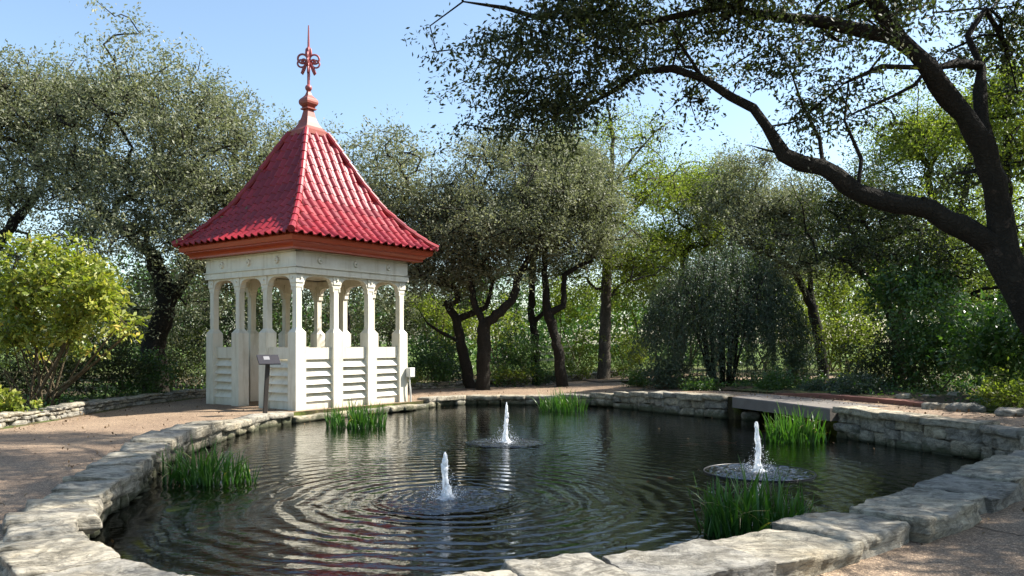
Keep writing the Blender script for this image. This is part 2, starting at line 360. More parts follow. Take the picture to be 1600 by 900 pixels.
JETS = [(-0.71, 8.63, .52), (-0.11, 13.47, .68), (3.23, 10.42, .66)]
def water_mat():
    m, nt, out = newmat('pond_water')
    v = nt.nodes.new('ShaderNodeNewGeometry').outputs['Position']
    # gentle phase warp
    total = None
    for i, (jx, jy, jr, amp, lam, L, ch) in enumerate([(-.71, 8.63, .78, .0125, .25, 2.5, .0025), (-.11, 13.47, .70, .0022, .16, 1.6, .0025), (3.23, 10.42, .70, .0020, .16, 1.8, .0025)]):
        d = nt.nodes.new('ShaderNodeVectorMath'); d.operation = 'DISTANCE'; nt.links.new(v, d.inputs[0]); d.inputs[1].default_value = (jx, jy, 0)
        wob = noise_tex(nt, 1.3, 3, .55, v)
        r = math_(nt, 'MULTIPLY_ADD', math_(nt, 'SUBTRACT', wob, .5), .42, d.outputs['Value'])
        wave = math_(nt, 'SINE', math_(nt, 'MULTIPLY', r, 2 * math.pi / lam))
        env = math_(nt, 'EXPONENT', math_(nt, 'MULTIPLY', r, -1.0 / L))
        rise = math_(nt, 'MULTIPLY_ADD', r, 1 / .5, -jr * .5 / .5, clamp=True)
        rings = math_(nt, 'MULTIPLY', math_(nt, 'MULTIPLY', math_(nt, 'MULTIPLY', wave, env), rise), amp)
        inside = math_(nt, 'MULTIPLY_ADD', d.outputs['Value'], -1 / .12, (jr - .05) / .12, clamp=True)
        chop = noise_tex(nt, 17, 3, .6, v)
        h = math_(nt, 'MULTIPLY_ADD', math_(nt, 'MULTIPLY', chop, inside), ch * 3.2, rings)
        foam = inside if total is None else math_(nt, 'ADD', foam, inside)
        total = h if total is None else math_(nt, 'ADD', total, h)
    soft = noise_tex(nt, 3.4, 3, .5, v, stretch=(.8, 1.5, 1)); fine = noise_tex(nt, 13, 3, .55, v, stretch=(.8, 1.4, 1))
    patchy = ramp(nt, [(.32, (.72, .72, .72)), (.55, (1, 1, 1))], noise_tex(nt, 1.1, 3, .6, v)).outputs[0]
    total = math_(nt, 'MULTIPLY', total, patchy)
    total = math_(nt, 'ADD', total, math_(nt, 'MULTIPLY', soft, .0095))
    total = math_(nt, 'ADD', total, math_(nt, 'MULTIPLY', fine, .0042))
    nb = bump(nt, total, 1.0, 1.0)
    gl = nt.nodes.new('ShaderNodeBsdfGlossy'); gl.inputs['Roughness'].default_value = .015; nt.links.new(nb, gl.inputs['Normal'])
    gl.inputs['Color'].default_value = (1, 1, 1, 1)
    tr = nt.nodes.new('ShaderNodeBsdfTransparent'); tr.inputs[0].default_value = (.25, .23, .155, 1)
    fr = nt.nodes.new('ShaderNodeFresnel'); fr.inputs['IOR'].default_value = 1.5; nt.links.new(nb, fr.inputs['Normal'])
    mx = nt.nodes.new('ShaderNodeMixShader'); nt.links.new(fr.outputs[0], mx.inputs[0])
    bub = nt.nodes.new('ShaderNodeBsdfDiffuse'); bub.inputs[0].default_value = (.55, .60, .66, 1)
    mb_ = nt.nodes.new('ShaderNodeMixShader'); nt.links.new(math_(nt, 'MULTIPLY', foam, ramp(nt, [(.50, (.01, .01, .01)), (.78, (.28, .28, .28))], noise_tex(nt, 30, 4, .7, v)).outputs[0]), mb_.inputs[0]); nt.links.new(tr.outputs[0], mb_.inputs[1]); nt.links.new(bub.outputs[0], mb_.inputs[2])
    nt.links.new(mb_.outputs[0], mx.inputs[1]); nt.links.new(gl.outputs[0], mx.inputs[2]); nt.links.new(mx.outputs[0], out.inputs[0])
    return m
M['water'] = water_mat()
def jet_mat():
    m, nt, out = newmat('foaming_water')
    p = principled(nt, out, (.86, .89, .92), .18, .6)
    t = nt.nodes.new('ShaderNodeBsdfTranslucent'); t.inputs[0].default_value = (.9, .93, .96, 1)
    tp = nt.nodes.new('ShaderNodeBsdfTransparent')
    m1 = nt.nodes.new('ShaderNodeMixShader'); m1.inputs[0].default_value = .45; nt.links.new(p.outputs[0], m1.inputs[1]); nt.links.new(t.outputs[0], m1.inputs[2])
    m2 = nt.nodes.new('ShaderNodeMixShader'); f = ramp(nt, [(.45, (0, 0, 0)), (.7, (.75, .75, .75))], noise_tex(nt, 38, 3, .6, stretch=(1, 1, .35))).outputs[0]
    nt.links.new(f, m2.inputs[0]); nt.links.new(m1.outputs[0], m2.inputs[1]); nt.links.new(tp.outputs[0], m2.inputs[2]); nt.links.new(m2.outputs[0], out.inputs[0])
    return m
M['jet'] = jet_mat()

# ---------------------------------------------------------------- lie of the land
def zg(x, y):
    x = np.asarray(x, dtype=float); y = np.asarray(y, dtype=float)
    a = sstep(0, 5, x) * sstep(7, 13, y)
    z = .20 + .29 * a * (1 - .45 * sstep(19, 24, y)) + .09 * (1 - sstep(7, 15, y))
    far = np.maximum(0, np.hypot(x, y - 12) - 34); return z + .012 * far
CX, CY = 0.8, 12.0
POND = [(-1.1, 4.1), (-2.05, 4.5), (-2.75, 5.1), (-3.2, 5.9), (-3.46, 6.5), (-3.85, 7.6), (-4.05, 8.7), (-4.45, 9.9), (-4.82, 11.5), (-4.9, 12.7),
        (-4.95, 14.3), (-4.92, 15.8), (-4.72, 16.6), (-4.35, 17.35), (-3.6, 18.35), (-2.9, 19.3), (-2.3, 20.2), (-1.9, 21.2), (-1.1, 21.8), (.87, 21.6), (2.0, 21.3), (2.69, 20.7),
        (3.74, 18.8), (4.8, 17.5), (5.35, 15.9), (5.75, 14.35), (6.18, 12.9), (6.6, 11.8), (6.95, 11.0), (6.75, 10.2), (6.05, 9.4), (5.4, 8.75), (4.68, 8.12), (4.13, 7.51), (3.49, 6.92), (3.13, 6.53),
        (2.65, 6.08), (2.0, 5.65), (1.52, 5.2), (1.1, 5.0), (.22, 4.6), (-.5, 4.2)]
OUTER = [(-9.3, -6), (-9.0, 9), (-8.75, 13.5), (-8.75, 15.5), (-8.8, 18.6), (-8.4, 21.4), (-6.5, 23.8), (-3.2, 25.3), (-.87, 27), (1.6, 28.9), (3.0, 29.8), (3.75, 29.4), (3.7, 25.8), (4.0, 22.9), (4.9, 20.6),
         (5.95, 18.7), (7.2, 16.0), (8.2, 13.2), (9.3, 10.5), (10.6, 6), (12, -6), (0, -11)]
def polar(pts):
    th = np.array([math.atan2(y - CY, x - CX) for x, y in pts]); r = np.array([math.hypot(x - CX, y - CY) for x, y in pts])
    i = np.argsort(th); th = th[i]; r = r[i]
    # interpolate in cartesian along polygon edges
    P = np.array(pts)[i]; P2 = np.vstack([P[-1:], P, P[:1]]); T2 = np.concatenate([[th[-1] - 2 * np.pi], th, [th[0] + 2 * np.pi]])
    def f(t):
        t = (np.asarray(t) + np.pi) % (2 * np.pi) - np.pi
        k = np.clip(np.searchsorted(T2, t) - 1, 0, len(T2) - 2)
        a = P2[k] - [CX, CY]; b = P2[k + 1] - [CX, CY]; dx, dy = np.cos(t), np.sin(t)
        e = b - a; den = dx * e[..., 1] - dy * e[..., 0]
        return (a[..., 0] * e[..., 1] - a[..., 1] * e[..., 0]) / den
    return f
rho = polar(POND); rout = polar(OUTER)
NA = 540; TH = np.linspace(-np.pi, np.pi, NA, endpoint=False)
R0 = rho(TH); k_ = np.array([.2, .6, .2]); R0 = sum(np.roll(R0, s) * w_ for s, w_ in ((-1, .25), (0, .5), (1, .25)))
deg = np.degrees(TH)
notch = sstep(26, 27, deg) * (1 - sstep(52, 53, deg))
RB = R0 + .2 + notch * .95              # basin wall
R1 = np.maximum(rout(TH), RB + .5)
ca, sa = np.cos(TH), np.sin(TH)
def ring(R, z=None, dz=0.0):
    x = CX + R * ca; y = CY + R * sa; zz = (zg(x, y) + dz) if z is None else np.full(NA, z); return np.stack([x, y, zz], 1)
def strip_faces(nr):
    f = []
    j = np.arange(NA); j2 = (j + 1) % NA
    for i in range(nr - 1): f.append(np.stack([i * NA + j, i * NA + j2, (i + 1) * NA + j2, (i + 1) * NA + j], 1)[:, ::-1])
    return np.concatenate(f)
rows = [ring(RB + (R1 - RB) * t) for t in np.linspace(0, 1, 22)]
path_o = o = mesh_np('path', np.concatenate(rows), strip_faces(22), M['path'], smooth=True); tag(o, kind='structure')
ts = [0, .3, .8, 1.6, 3, 5, 8, 12, 18, 26, 40, 70, 130, 260, 600]
rows = [ring(R1 + t) for t in ts]
for i, r in enumerate(rows):
    if 1 < i < 11: r[:, 2] += .10 * fbm(np.stack([r[:, 0] * .6, r[:, 1] * .6, r[:, 2] * 0], 1), 3)
    if i >= 11: r[:, 2] = rows[10][:, 2].mean() + .0 * r[:, 2]
o = mesh_np('ground', np.concatenate(rows), strip_faces(len(ts)), M['ground'], smooth=True); tag(o, kind='structure')
for (x0, y0, x1, y1) in ((1.75, 5.0 - .02, 3.05, 2.9), (3.35, 6.4, 5.1, 3.6), (5.1, 8.2, 7.4, 5.6)):
    m_ = MB(); L_ = math.hypot(x1 - x0, y1 - y0); nx_, ny_ = (y1 - y0) / L_ * .006, -(x1 - x0) / L_ * .006; n_ = 14; vs_ = []
    for i in range(n_ + 1):
        x = x0 + (x1 - x0) * i / n_ + .012 * math.sin(i * 1.7); y = y0 + (y1 - y0) * i / n_
        vs_ += [(x - nx_, y - ny_, float(zg(x, y)) + .003), (x + nx_, y + ny_, float(zg(x, y)) + .003)]
    m_.add(vs_, [[2 * i, 2 * i + 1, 2 * i + 3, 2 * i + 2] for i in range(n_)]); jo_ = m_.build('joint', M['joint'], path_o)
# basin
rows = [ring(RB, dz=-.001), ring(RB, z=-.2), ring(RB, z=-.62), ring(RB * .93, z=-.66)] + [ring(RB * f_, z=-.66) for f_ in (.7, .45, .2, .02)]
for r in rows[3:]: r[:, 2] += .06 * fbm(r * 1.2, 5)
b_ = np.concatenate(rows); o = mesh_np('pond_bed', b_, strip_faces(len(rows))[:, ::-1], M['bottom'], smooth=True); tag(o, kind='structure')
# water sheet
rows = [ring((RB - .02) * f_, z=0.0) for f_ in (1, .8, .6, .4, .2, .01)]
o = mesh_np('water', np.concatenate(rows), strip_faces(6)[:, ::-1], M['water'], smooth=True); tag(o, kind='structure')

# ---------------------------------------------------------------- stones
_sf = {}
def lattice(n):
    if n in _sf: return _sf[n]
    a, b, c = n; idx = {}; P = []; Fc = []
    def vid(i, j, k):
        if (i, j, k) not in idx: idx[(i, j, k)] = len(P); P.append((2 * i / a - 1, 2 * j / b - 1, 2 * k / c - 1))
        return idx[(i, j, k)]
    for i in range(a):
        for j in range(b):
            Fc.append([vid(i, j, c), vid(i + 1, j, c), vid(i + 1, j + 1, c), vid(i, j + 1, c)]); Fc.append([vid(i, j + 1, 0), vid(i + 1, j + 1, 0), vid(i + 1, j, 0), vid(i, j, 0)])
    for i in range(a):
        for k in range(c):
            Fc.append([vid(i, 0, k), vid(i + 1, 0, k), vid(i + 1, 0, k + 1), vid(i, 0, k + 1)]); Fc.append([vid(i + 1, b, k), vid(i, b, k), vid(i, b, k + 1), vid(i + 1, b, k + 1)])
    for j in range(b):
        for k in range(c):
            Fc.append([vid(0, j + 1, k), vid(0, j, k), vid(0, j, k + 1), vid(0, j + 1, k + 1)]); Fc.append([vid(a, j, k), vid(a, j + 1, k), vid(a, j + 1, k + 1), vid(a, j, k + 1)])
    _sf[n] = (np.array(P), np.array(Fc)); return _sf[n]
def stone(name, C8, n, amp, parent, mat, seed, e=9.0, freq=3.0, ledge=0.0):
    """C8: corners [x0y0z0, x1y0z0, x0y1z0, x1y1z0, then the same at z1]"""
    P, Fc = lattice(n); nm = (np.abs(P) ** e).sum(1) ** (1 / e); Q = P / nm[:, None] * np.minimum(1, nm)[:, None] ** 0
    Q = (Q + 1) / 2; C8 = np.asarray(C8, dtype=float)
    u, v, w_ = Q[:, :1], Q[:, 1:2], Q[:, 2:3]
    X = ((1 - u) * (1 - v) * (1 - w_) * C8[0] + u * (1 - v) * (1 - w_) * C8[1] + (1 - u) * v * (1 - w_) * C8[2] + u * v * (1 - w_) * C8[3]
         + (1 - u) * (1 - v) * w_ * C8[4] + u * (1 - v) * w_ * C8[5] + (1 - u) * v * w_ * C8[6] + u * v * w_ * C8[7])
    c = X.mean(0); dims = C8.max(0) - C8.min(0)
    S = X * freq + seed * 3.77
    side = np.maximum(np.abs(P[:, 0]), np.abs(P[:, 1])) ** 2
    dv = np.stack([fbm(S, 1, 4), fbm(S + 31, 2, 4), fbm(S + 57, 3, 4) * .5], 1) * amp + np.stack([vnoise(S * 3.7, 11), vnoise(S * 3.7 + 9, 12), vnoise(S * np.array([2.2, 2.2, 6]), 13) * .7], 1) * amp * .5
    if len(P) > 1200: dv += np.stack([vnoise(S * 9, 14), vnoise(S * 9 + 5, 15), vnoise(S * 9 + 8, 16) * .6], 1) * amp * .28
    if ledge:      # bedding planes: sides step in and out with height, top flakes
        band = vnoise(np.stack([X[:, 0] * 1.2 + seed, X[:, 1] * 1.2, X[:, 2] * 26], 1), 9)
        out = X - c; out[:, 2] = 0; out /= np.maximum(1e-6, np.linalg.norm(out, axis=1))[:, None]
        dv += out * (band * ledge * side)[:, None]
        fl = fbm(np.stack([X[:, 0] * 2.4 + seed, X[:, 1] * 2.4, X[:, 2] * 0], 1), 4) * 2.6; flake = (np.floor(fl) + sstep(.75, 1, fl - np.floor(fl))) / 2.6
        dv[:, 2] += flake * ledge * .5 * (P[:, 2] > 0)
    X = X + dv
    o = mesh_np(name, X - c, Fc, mat, parent, smooth=True, loc=tuple(c))
    return o
# outline walked at even steps
tt = np.linspace(-np.pi, np.pi, 4001); rr = np.interp(tt, np.append(TH, np.pi), np.append(R0, R0[0]))
OX = CX + rr * np.cos(tt); OY = CY + rr * np.sin(tt)
SA = np.concatenate([[0], np.cumsum(np.hypot(np.diff(OX), np.diff(OY)))]); STOT = SA[-1]
def op(s, off):
    s = s % STOT; x = np.interp(s, SA, OX); y = np.interp(s, SA, OY)
    s2, s3 = (s + .12) % STOT, (s - .12) % STOT
    tx = np.interp(s2, SA, OX) - np.interp(s3, SA, OX); ty = np.interp(s2, SA, OY) - np.interp(s3, SA, OY); l = math.hypot(tx, ty)
    return x + ty / l * off, y - tx / l * off          # counter-clockwise walk: outward normal is (ty, -tx)
def s_at(x, y):
    t = math.atan2(y - CY, x - CX); return float(np.interp(t, tt, SA))
wall_t = thing('pond_wall', 'rough limestone retaining wall with flat coping stones running round the pond', 'stone wall', (CX, CY, 0))
sN0, sN1 = s_at(5.75, 14.30), s_at(4.80, 17.5)      # notch start / end
def addstone(C, n, amp, seed, ledge, mat=M['stone'], e=9, par=None, name='stone'):
    C = np.array(C, dtype=float); par = par or wall_t
    base = np.array(par.location); return stone(name, C - base, n, amp, par, mat, seed, e, 3.0, ledge)
s = 0.0; sid = 0
rnd = random.Random(5)
while s < STOT - .2:
    x, y = op(s, 0); near = y < 12.5 and x < 3 or y < 10.5
    dcam = math.hypot(x, y)
    L = rnd.uniform(.45, .95) if dcam < 11 else rnd.uniform(.4, 1.1)
    if dcam < 6.5: L = rnd.uniform(.55, 1.05)
    if -3.0 > x and y < 12: L = rnd.uniform(.28, .58)
    e1 = min(s + L, STOT)
    mid = (s + e1) / 2
    in_notch = sN0 - .1 < mid < sN1 + .1
    xg, yg = op(mid, 0)
    byg = xg < -2.2 and 16.9 < yg < 20.4
    if not in_notch:
        if s < sN0 < e1: e1 = sN0
        nearright = yg < 10.6 and xg > -1.5
        if nearright: top, wid, thick = .43 + .015 * sid % .02, rnd.uniform(.50, .60), .34
        elif xg < -1.5 and yg < 14: top, wid, thick = .37 + rnd.uniform(-.01, .015), rnd.uniform(.44, .54), rnd.uniform(.14, .18)
        elif byg: top, wid, thick = .13 + rnd.uniform(-.03, .03), .28, .13
        elif xg < 4.4 and yg > 15: top, wid, thick = float(zg(xg, yg)) + .05 + rnd.uniform(-.01, .02), rnd.uniform(.3, .42), rnd.uniform(.10, .15)
        else: top, wid, thick = float(zg(xg, yg)) + .045 + rnd.uniform(-.01, .02), rnd.uniform(.36, .6), rnd.uniform(.10, .13)
        g = -.004; i0 = -.05 + rnd.uniform(-.055, .055); j = lambda a=.03: rnd.uniform(-a, a)
        a0 = op(s + g, i0 + j(.045)); a1 = op(e1 - g, i0 + j(.045)); b0 = op(s + g + j(.05), wid + j(.05)); b1 = op(e1 - g + j(.05), wid + j(.05))
        zt = [top + j(.012) for _ in range(4)]; zb = top - thick
        n = (34, 18, 10) if dcam < 7.5 else ((11, 7, 5) if dcam < 12 else (8, 4, 3))
        # corner order: u along the wall, v outward
        C = [(a0[0], a0[1], zb), (a1[0], a1[1], zb), (b0[0], b0[1], zb), (b1[0], b1[1], zb), (a0[0], a0[1], zt[0]), (a1[0], a1[1], zt[1]), (b0[0], b0[1], zt[2]), (b1[0], b1[1], zt[3])]
        addstone(C, n, .020 if dcam < 9 else .026, sid, .040 if dcam < 9 else .02, e=34)
        sid += 1
        # face courses below the coping
        if not nearright:
            hz = zb + .01; nc = max(1, int(round((hz + .22) / .19))); zc = np.linspace(-.22, hz, nc + 1)
            for c in range(nc):
                q = s
                while q < e1 - .02:
                    l2 = min(e1 - q, rnd.uniform(.28, .62))
                    if e1 - q - l2 < .12: l2 = e1 - q
                    ii = rnd.uniform(-.01, .05)
                    a0 = op(q + .001, ii); a1 = op(q + l2 - .001, ii + j(.02)); b0 = op(q + .001, .26); b1 = op(q + l2 - .001, .26); zj = [j(.035) if 0 < c else 0, j(.035) if c < nc - 1 else 0]
                    C = [(a0[0], a0[1], zc[c] + zj[0]), (a1[0], a1[1], zc[c] + zj[0] * .3), (b0[0], b0[1], zc[c]), (b1[0], b1[1], zc[c]),
                         (a0[0], a0[1], zc[c + 1] + zj[1] * .4), (a1[0], a1[1], zc[c + 1] + zj[1]), (b0[0], b0[1], zc[c + 1]), (b1[0], b1[1], zc[c + 1])]
                    addstone(C, (8, 3, 5) if dcam < 15 else (5, 2, 3), .032, sid, .030, e=18); sid += 1
                    q += l2
    s = e1
# low garden walls along the outer edge of the path
def low_wall(pts, h, wid, label, cat, seed):
    P = np.array(pts); d = np.concatenate([[0], np.cumsum(np.hypot(*np.diff(P, axis=0).T))]); T = d[-1]
    t = thing('low_stone_wall', label, cat, (P[0][0], P[0][1], float(zg(P[0][0], P[0][1])))); rn = random.Random(seed)
    base = np.array(t.location)
    def q(s_, off):
        x = np.interp(s_, d, P[:, 0]); y = np.interp(s_, d, P[:, 1])
        x2 = np.interp(min(s_ + .3, T), d, P[:, 0]) - np.interp(max(s_ - .3, 0), d, P[:, 0]); y2 = np.interp(min(s_ + .3, T), d, P[:, 1]) - np.interp(max(s_ - .3, 0), d, P[:, 1]); l = math.hypot(x2, y2)
        return x - y2 / l * off, y + x2 / l * off
    k = seed * 100
    levels = [(0, h * .38, .16, .42), (h * .38, h * .70, .14, .38), (h * .70, h, .28, .75)]
    for z0, z1, l0, l1 in levels:
        s_ = 0
        while s_ < T - .05:
            L = min(rn.uniform(l0, l1), T - s_)
            if T - s_ - L < .15: L = T - s_
            jz = rn.uniform(-.03, .03) if z1 == h else 0; jo = rn.uniform(-.03, .03)
            C = []
            for zz in (z0 - (.05 if z0 == 0 else 0) + .003, z1 - .003 + jz):
                for off in (0 + jo, wid):
                    for ss in (s_ + .006, s_ + L - .006):
                        x, y = q(ss, off); C.append((x, y, float(zg(x, y)) + zz))
            # order wanted: u along, v across
            stone('stone', np.array(C) - base, (5, 3, 3), .035, t, M['dry_stone'], k, 10.0, 4.0, .015); k += 1
            s_ += L
    return t
low_wall([(-9.35, 3), (-9.2, 9), (-8.95, 13.5), (-8.95, 15.5), (-9.0, 18.6), (-8.6, 21.4), (-6.8, 23.9)][::-1], .21, -.40, 'low limestone wall edging the path left of the gazebo, half in shade', 'stone wall', 3)
low_wall([(-5.2, 24.6), (-3.2, 25.5), (-.87, 27.2), (1.6, 29.1), (4.2, 31.8), (7.5, 33.2)], .20, .42, 'low sunlit limestone wall edging the far path behind the pond', 'stone wall', 4)

# slab bridging the inlet
sel = (deg > 25) & (deg < 54); ii = np.where(sel)[0]
mb = MB(); n = len(ii)
ins = np.stack([CX + (R0[ii] - .03) * ca[ii], CY + (R0[ii] - .03) * sa[ii]], 1); ous = np.stack([CX + (R0[ii] + 1.45) * ca[ii], CY + (R0[ii] + 1.45) * sa[ii]], 1)
vs = []
for i in range(n):
    zi = float(zg(*ins[i])) + .02; zo = float(zg(*ous[i])) + .012
    vs += [(*ins[i], zi - .23), (*ins[i], zi - .02), (ins[i][0] + .02 * ca[ii[i]], ins[i][1] + .02 * sa[ii[i]], zi), (*ous[i], zo), (*ous[i], zo - .25)]
fs = []
for i in range(n - 1):
    for j in range(4): fs.append([i * 5 + j, i * 5 + j + 1, (i + 1) * 5 + j + 1, (i + 1) * 5 + j])
    fs.append([i * 5 + 4, i * 5, (i + 1) * 5, (i + 1) * 5 + 4])
fs += [[0, 1, 2, 3, 4][::-1], [(n - 1) * 5 + j for j in range(5)]]
o = mesh_np('concrete_slab', vs, fs, M['concrete']); tag(o, 'thick grey concrete slab bridging the dark inlet in the pond wall', 'slab')
# pale block in the inlet
o = stone('limestone_block', np.array([(x, y, z) for z in (-.1, .17) for y in (0, .25) for x in (0, .36)]) + np.array([5.05, 17.35, 0]) , (6, 5, 4), .02, None, M['stone'], 777, 8, 3, .01)
tag(o, 'small pale limestone block standing in the dark inlet under the slab', 'stone block')

# sunk mossy rocks by the left bank
for k, (x, y, sx, sy, sz, zc) in enumerate([(-3.1, 6.4, .55, .35, .22, -.16), (-2.9, 7.3, .5, .3, .2, -.14), (-2.5, 5.6, .6, .4, .25, -.22), (-3.35, 8.3, .4, .4, .2, -.10), (-2.35, 6.6, .5, .3, .2, -.28)]):
    C = [(x + a * sx * .6, y + b * sy * .9, zc + c * sz * .5) for c in (-1, 1) for b in (-1, 1) for a in (-1, 1)]
    o = stone('sunken_rock', C, (10, 8, 5), .07, None, M['bottom'], 300 + k, 3.5, 2.6, .03)
    tag(o, ['mossy rock lying under water by the left coping', 'mossy rock under water between left bank and iris clump', 'large dark rock under water at the lower left corner',
            'rounded sunken rock just below the shaded iris clump', 'deepest sunken rock farthest from the left bank'][k], 'rock')

# ---------------------------------------------------------------- gazebo
GA = math.radians(53.0)      # local +X runs along the lit face, away from the camera corner
S = 3.46; H_ = S / 2
rv = Vector((math.cos(GA), math.sin(GA))); lv = Vector((-math.sin(GA), math.cos(GA)))
gc = Vector((-4.73, 17.42)) + (rv + lv) * H_
gz = thing('gazebo', 'cream square wooden gazebo with steep red tiled roof beside the pond', 'gazebo', (gc.x, gc.y, .20), GA)
P_ = M['paint']
bays = [-H_ + .14, -H_ + .14 + (S - .28) / 3, -H_ + .14 + 2 * (S - .28) / 3, H_ - .14]
prof = [(-.05, .14), (1.72, .14), (1.82, .072), (2.70, .072), (2.74, .086), (2.80, .086), (2.83, .105), (3.02, .105)]
mb = MB(); mb.square_lathe(prof); post0 = mb.build('post', P_, gz, loc=(bays[0], bays[0], 0))
done = {(0, 0)}
for i in range(4):
    for j in range(4):
        if (i in (0, 3) or j in (0, 3)) and (i, j) not in done:
            done.add((i, j)); copy_of(post0, 'post', gz, (bays[i], bays[j], 0))
# collar strip at post shoulders
def face_axes(k):
    a = k * math.pi / 2; c, s_ = round(math.cos(a)), round(math.sin(a))
    return Vector((c, s_, 0)), Vector((s_, -c, 0))     # along, outward ; k=0 lit face (outward -Y)
for k in range(4):
    U, N = face_axes(k); Z = Vector((0, 0, 1)); O = N * H_
    # header beam with arched openings (one board per bay)
    for b in range(3):
        u0, u1 = bays[b] + .070, bays[b + 1] - .070
        r = .20; pts = [(u0, 3.04), (u0, 2.66)]
        pts += [(u0 + .035, 2.66), (u0 + .035, 2.76)]
        for q in range(7):
            a = math.pi / 2 * q / 6; pts.append((u0 + .06 + r - r * math.cos(a), 2.79 + (r - .02) * math.sin(a)))
        pts += [(u0 + .30, 2.985), (u1 - .30, 2.985)]
        for q in range(6, -1, -1):
            a = math.pi / 2 * q / 6; pts.append((u1 - .06 - r + r * math.cos(a), 2.79 + (r - .02) * math.sin(a)))
        pts += [(u1 - .035, 2.76), (u1 - .035, 2.66), (u1, 2.66), (u1, 3.04)]
        m_ = MB(); m_.prism(pts, U, Z, -N, O - N * .055, .13); m_.build('arch_panel', P_, gz)
    m_ = MB(); e = .003 * (k % 2)
    m_.prism([(-H_ - .02 + e, 3.022), (H_ + .02 - e, 3.022), (H_ + .02 - e, 3.16), (-H_ - .02 + e, 3.16)], U, Z, -N, O + N * (.02 - e), .26)
    m_.build('architrave', P_, gz)
    m_ = MB(); m_.prism([(-H_ - .05, 3.163), (H_ + .05, 3.163), (H_ + .05, 3.185), (-H_ - .05, 3.185)], U, Z, -N, O + N * (.05 - e), .22); m_.build('moulding', P_, gz)
    m_ = MB(); m_.prism([(-H_ + e, 3.188), (H_ - e, 3.188), (H_ - e, 3.50), (-H_ + e, 3.50)], U, Z, -N, O - N * e, .18); m_.build('frieze', P_, gz)
    m_ = MB(); m_.prism([(-H_ - .07, 3.503), (H_ + .07, 3.503), (H_ + .07, 3.53), (-H_ - .07, 3.53)], U, Z, -N, O + N * (.07 - e), .2); m_.build('moulding', P_, gz)
    # rosettes and bolt heads
    for b in range(3):
        u = (bays[b] + bays[b + 1]) / 2; m_ = MB()
        for r0, r1, t0, t1 in ((.088, .070, -.004, .034), (.040, .016, .02, .065)):
            c0 = O + U * u + Z * 3.345; m_.tube([c0 + N * t0, c0 + N * t1], [r0, r1], 14)
        m_.build('rosette', P_, gz, smooth=False)
    for b in range(4):
        m_ = MB(); c0 = O + U * (bays[b] + (.03 if b == 0 else -.03 if b == 3 else 0)) + Z * 2.93 - N * .05; m_.tube([c0 + N * .0, c0 + N * .04], [.03, .022], 8); m_.build('bolt_head', P_, gz)
    # louvred lower panels
    for b in range(3):
        if k == 3 and b == 1: continue                  # doorway in the shaded face
        u0, u1 = bays[b] + .137, bays[b + 1] - .137
        m_ = MB(); m_.prism([(u0, 1.12), (u1, 1.12), (u1, 1.385), (u0, 1.385)], U, Z, -N, O - N * .075, .06); m_.build('rail', P_, gz)
        m_ = MB(); m_.prism([(u0, -.02), (u1, -.02), (u1, .20), (u0, .20)], U, Z, -N, O - N * .085, .05); m_.build('bottom_board', P_, gz)
        for q in range(5):
            z0 = .185 + q * .187
            m_ = MB(); m_.prism([(-.045, z0), (-.165, z0 + .185), (-.185, z0 + .185), (-.065, z0)], N, Z, U, O + U * u0, u1 - u0); m_.build('slat', P_, gz)
        m_ = MB(); m_.prism([(-.20, 0.0), (-.23, 0.0), (-.23, 1.12), (-.20, 1.12)], N, Z, U, O + U * (u0 + .02), .05); m_.build('brace', P_, gz)
# ceiling
m_ = MB(); m_.box(-H_ + .19, H_ - .19, -H_ + .19, H_ - .19, 3.19, 3.23); m_.build('ceiling', P_, gz)
# eaves: cornice in red-orange
cor = [(3.533, .09), (3.533, .27), (3.56, .27), (3.60, .285), (3.64, .33), (3.66, .375), (3.675, .375), (3.69, .44), (3.80, .465), (3.80, .10)]
vs = []; fs = []
n = len(cor)
for j, (sx, sy) in enumerate(((-1, -1), (1, -1), (1, 1), (-1, 1))):
    vs += [(sx * (H_ + d), sy * (H_ + d), z) for z, d in cor]
for j in range(4):
    for i in range(n):
        i2 = (i + 1) % n; fs.append([j * n + i, ((j + 1) % 4) * n + i, ((j + 1) % 4) * n + i2, j * n + i2])
mesh_np('cornice', vs, fs, M['fascia'], gz)
# roof
RZ = [3.83, 3.98, 4.30, 4.81, 5.45, 6.15, 6.66]; RW = [H_ + .52, 2.05, 1.71, 1.28, .91, .565, .30]
dz_ = np.diff(RZ); dw = np.diff(RW); RS = np.concatenate([[0], np.cumsum(np.hypot(dz_, dw))])
def roof_at(s_): return float(np.interp(s_, RS, RW)), float(np.interp(s_, RS, RZ))
vs = []; fs = []
for z, a in zip(RZ, RW):
    a -= .03; vs += [(-a, -a, z - .04), (a, -a, z - .04), (a, a, z - .04), (-a, a, z - .04)]
for i in range(len(RZ) - 1):
    for j in range(4): fs.append([i * 4 + j, i * 4 + (j + 1) % 4, (i + 1) * 4 + (j + 1) % 4, (i + 1) * 4 + j])
fs += [[3, 2, 1, 0], [24, 25, 26, 27]]
roof = mesh_np('roof', vs, fs, M['fascia'], gz)
TW = .245; NROW = 13; TL = RS[-1] / NROW
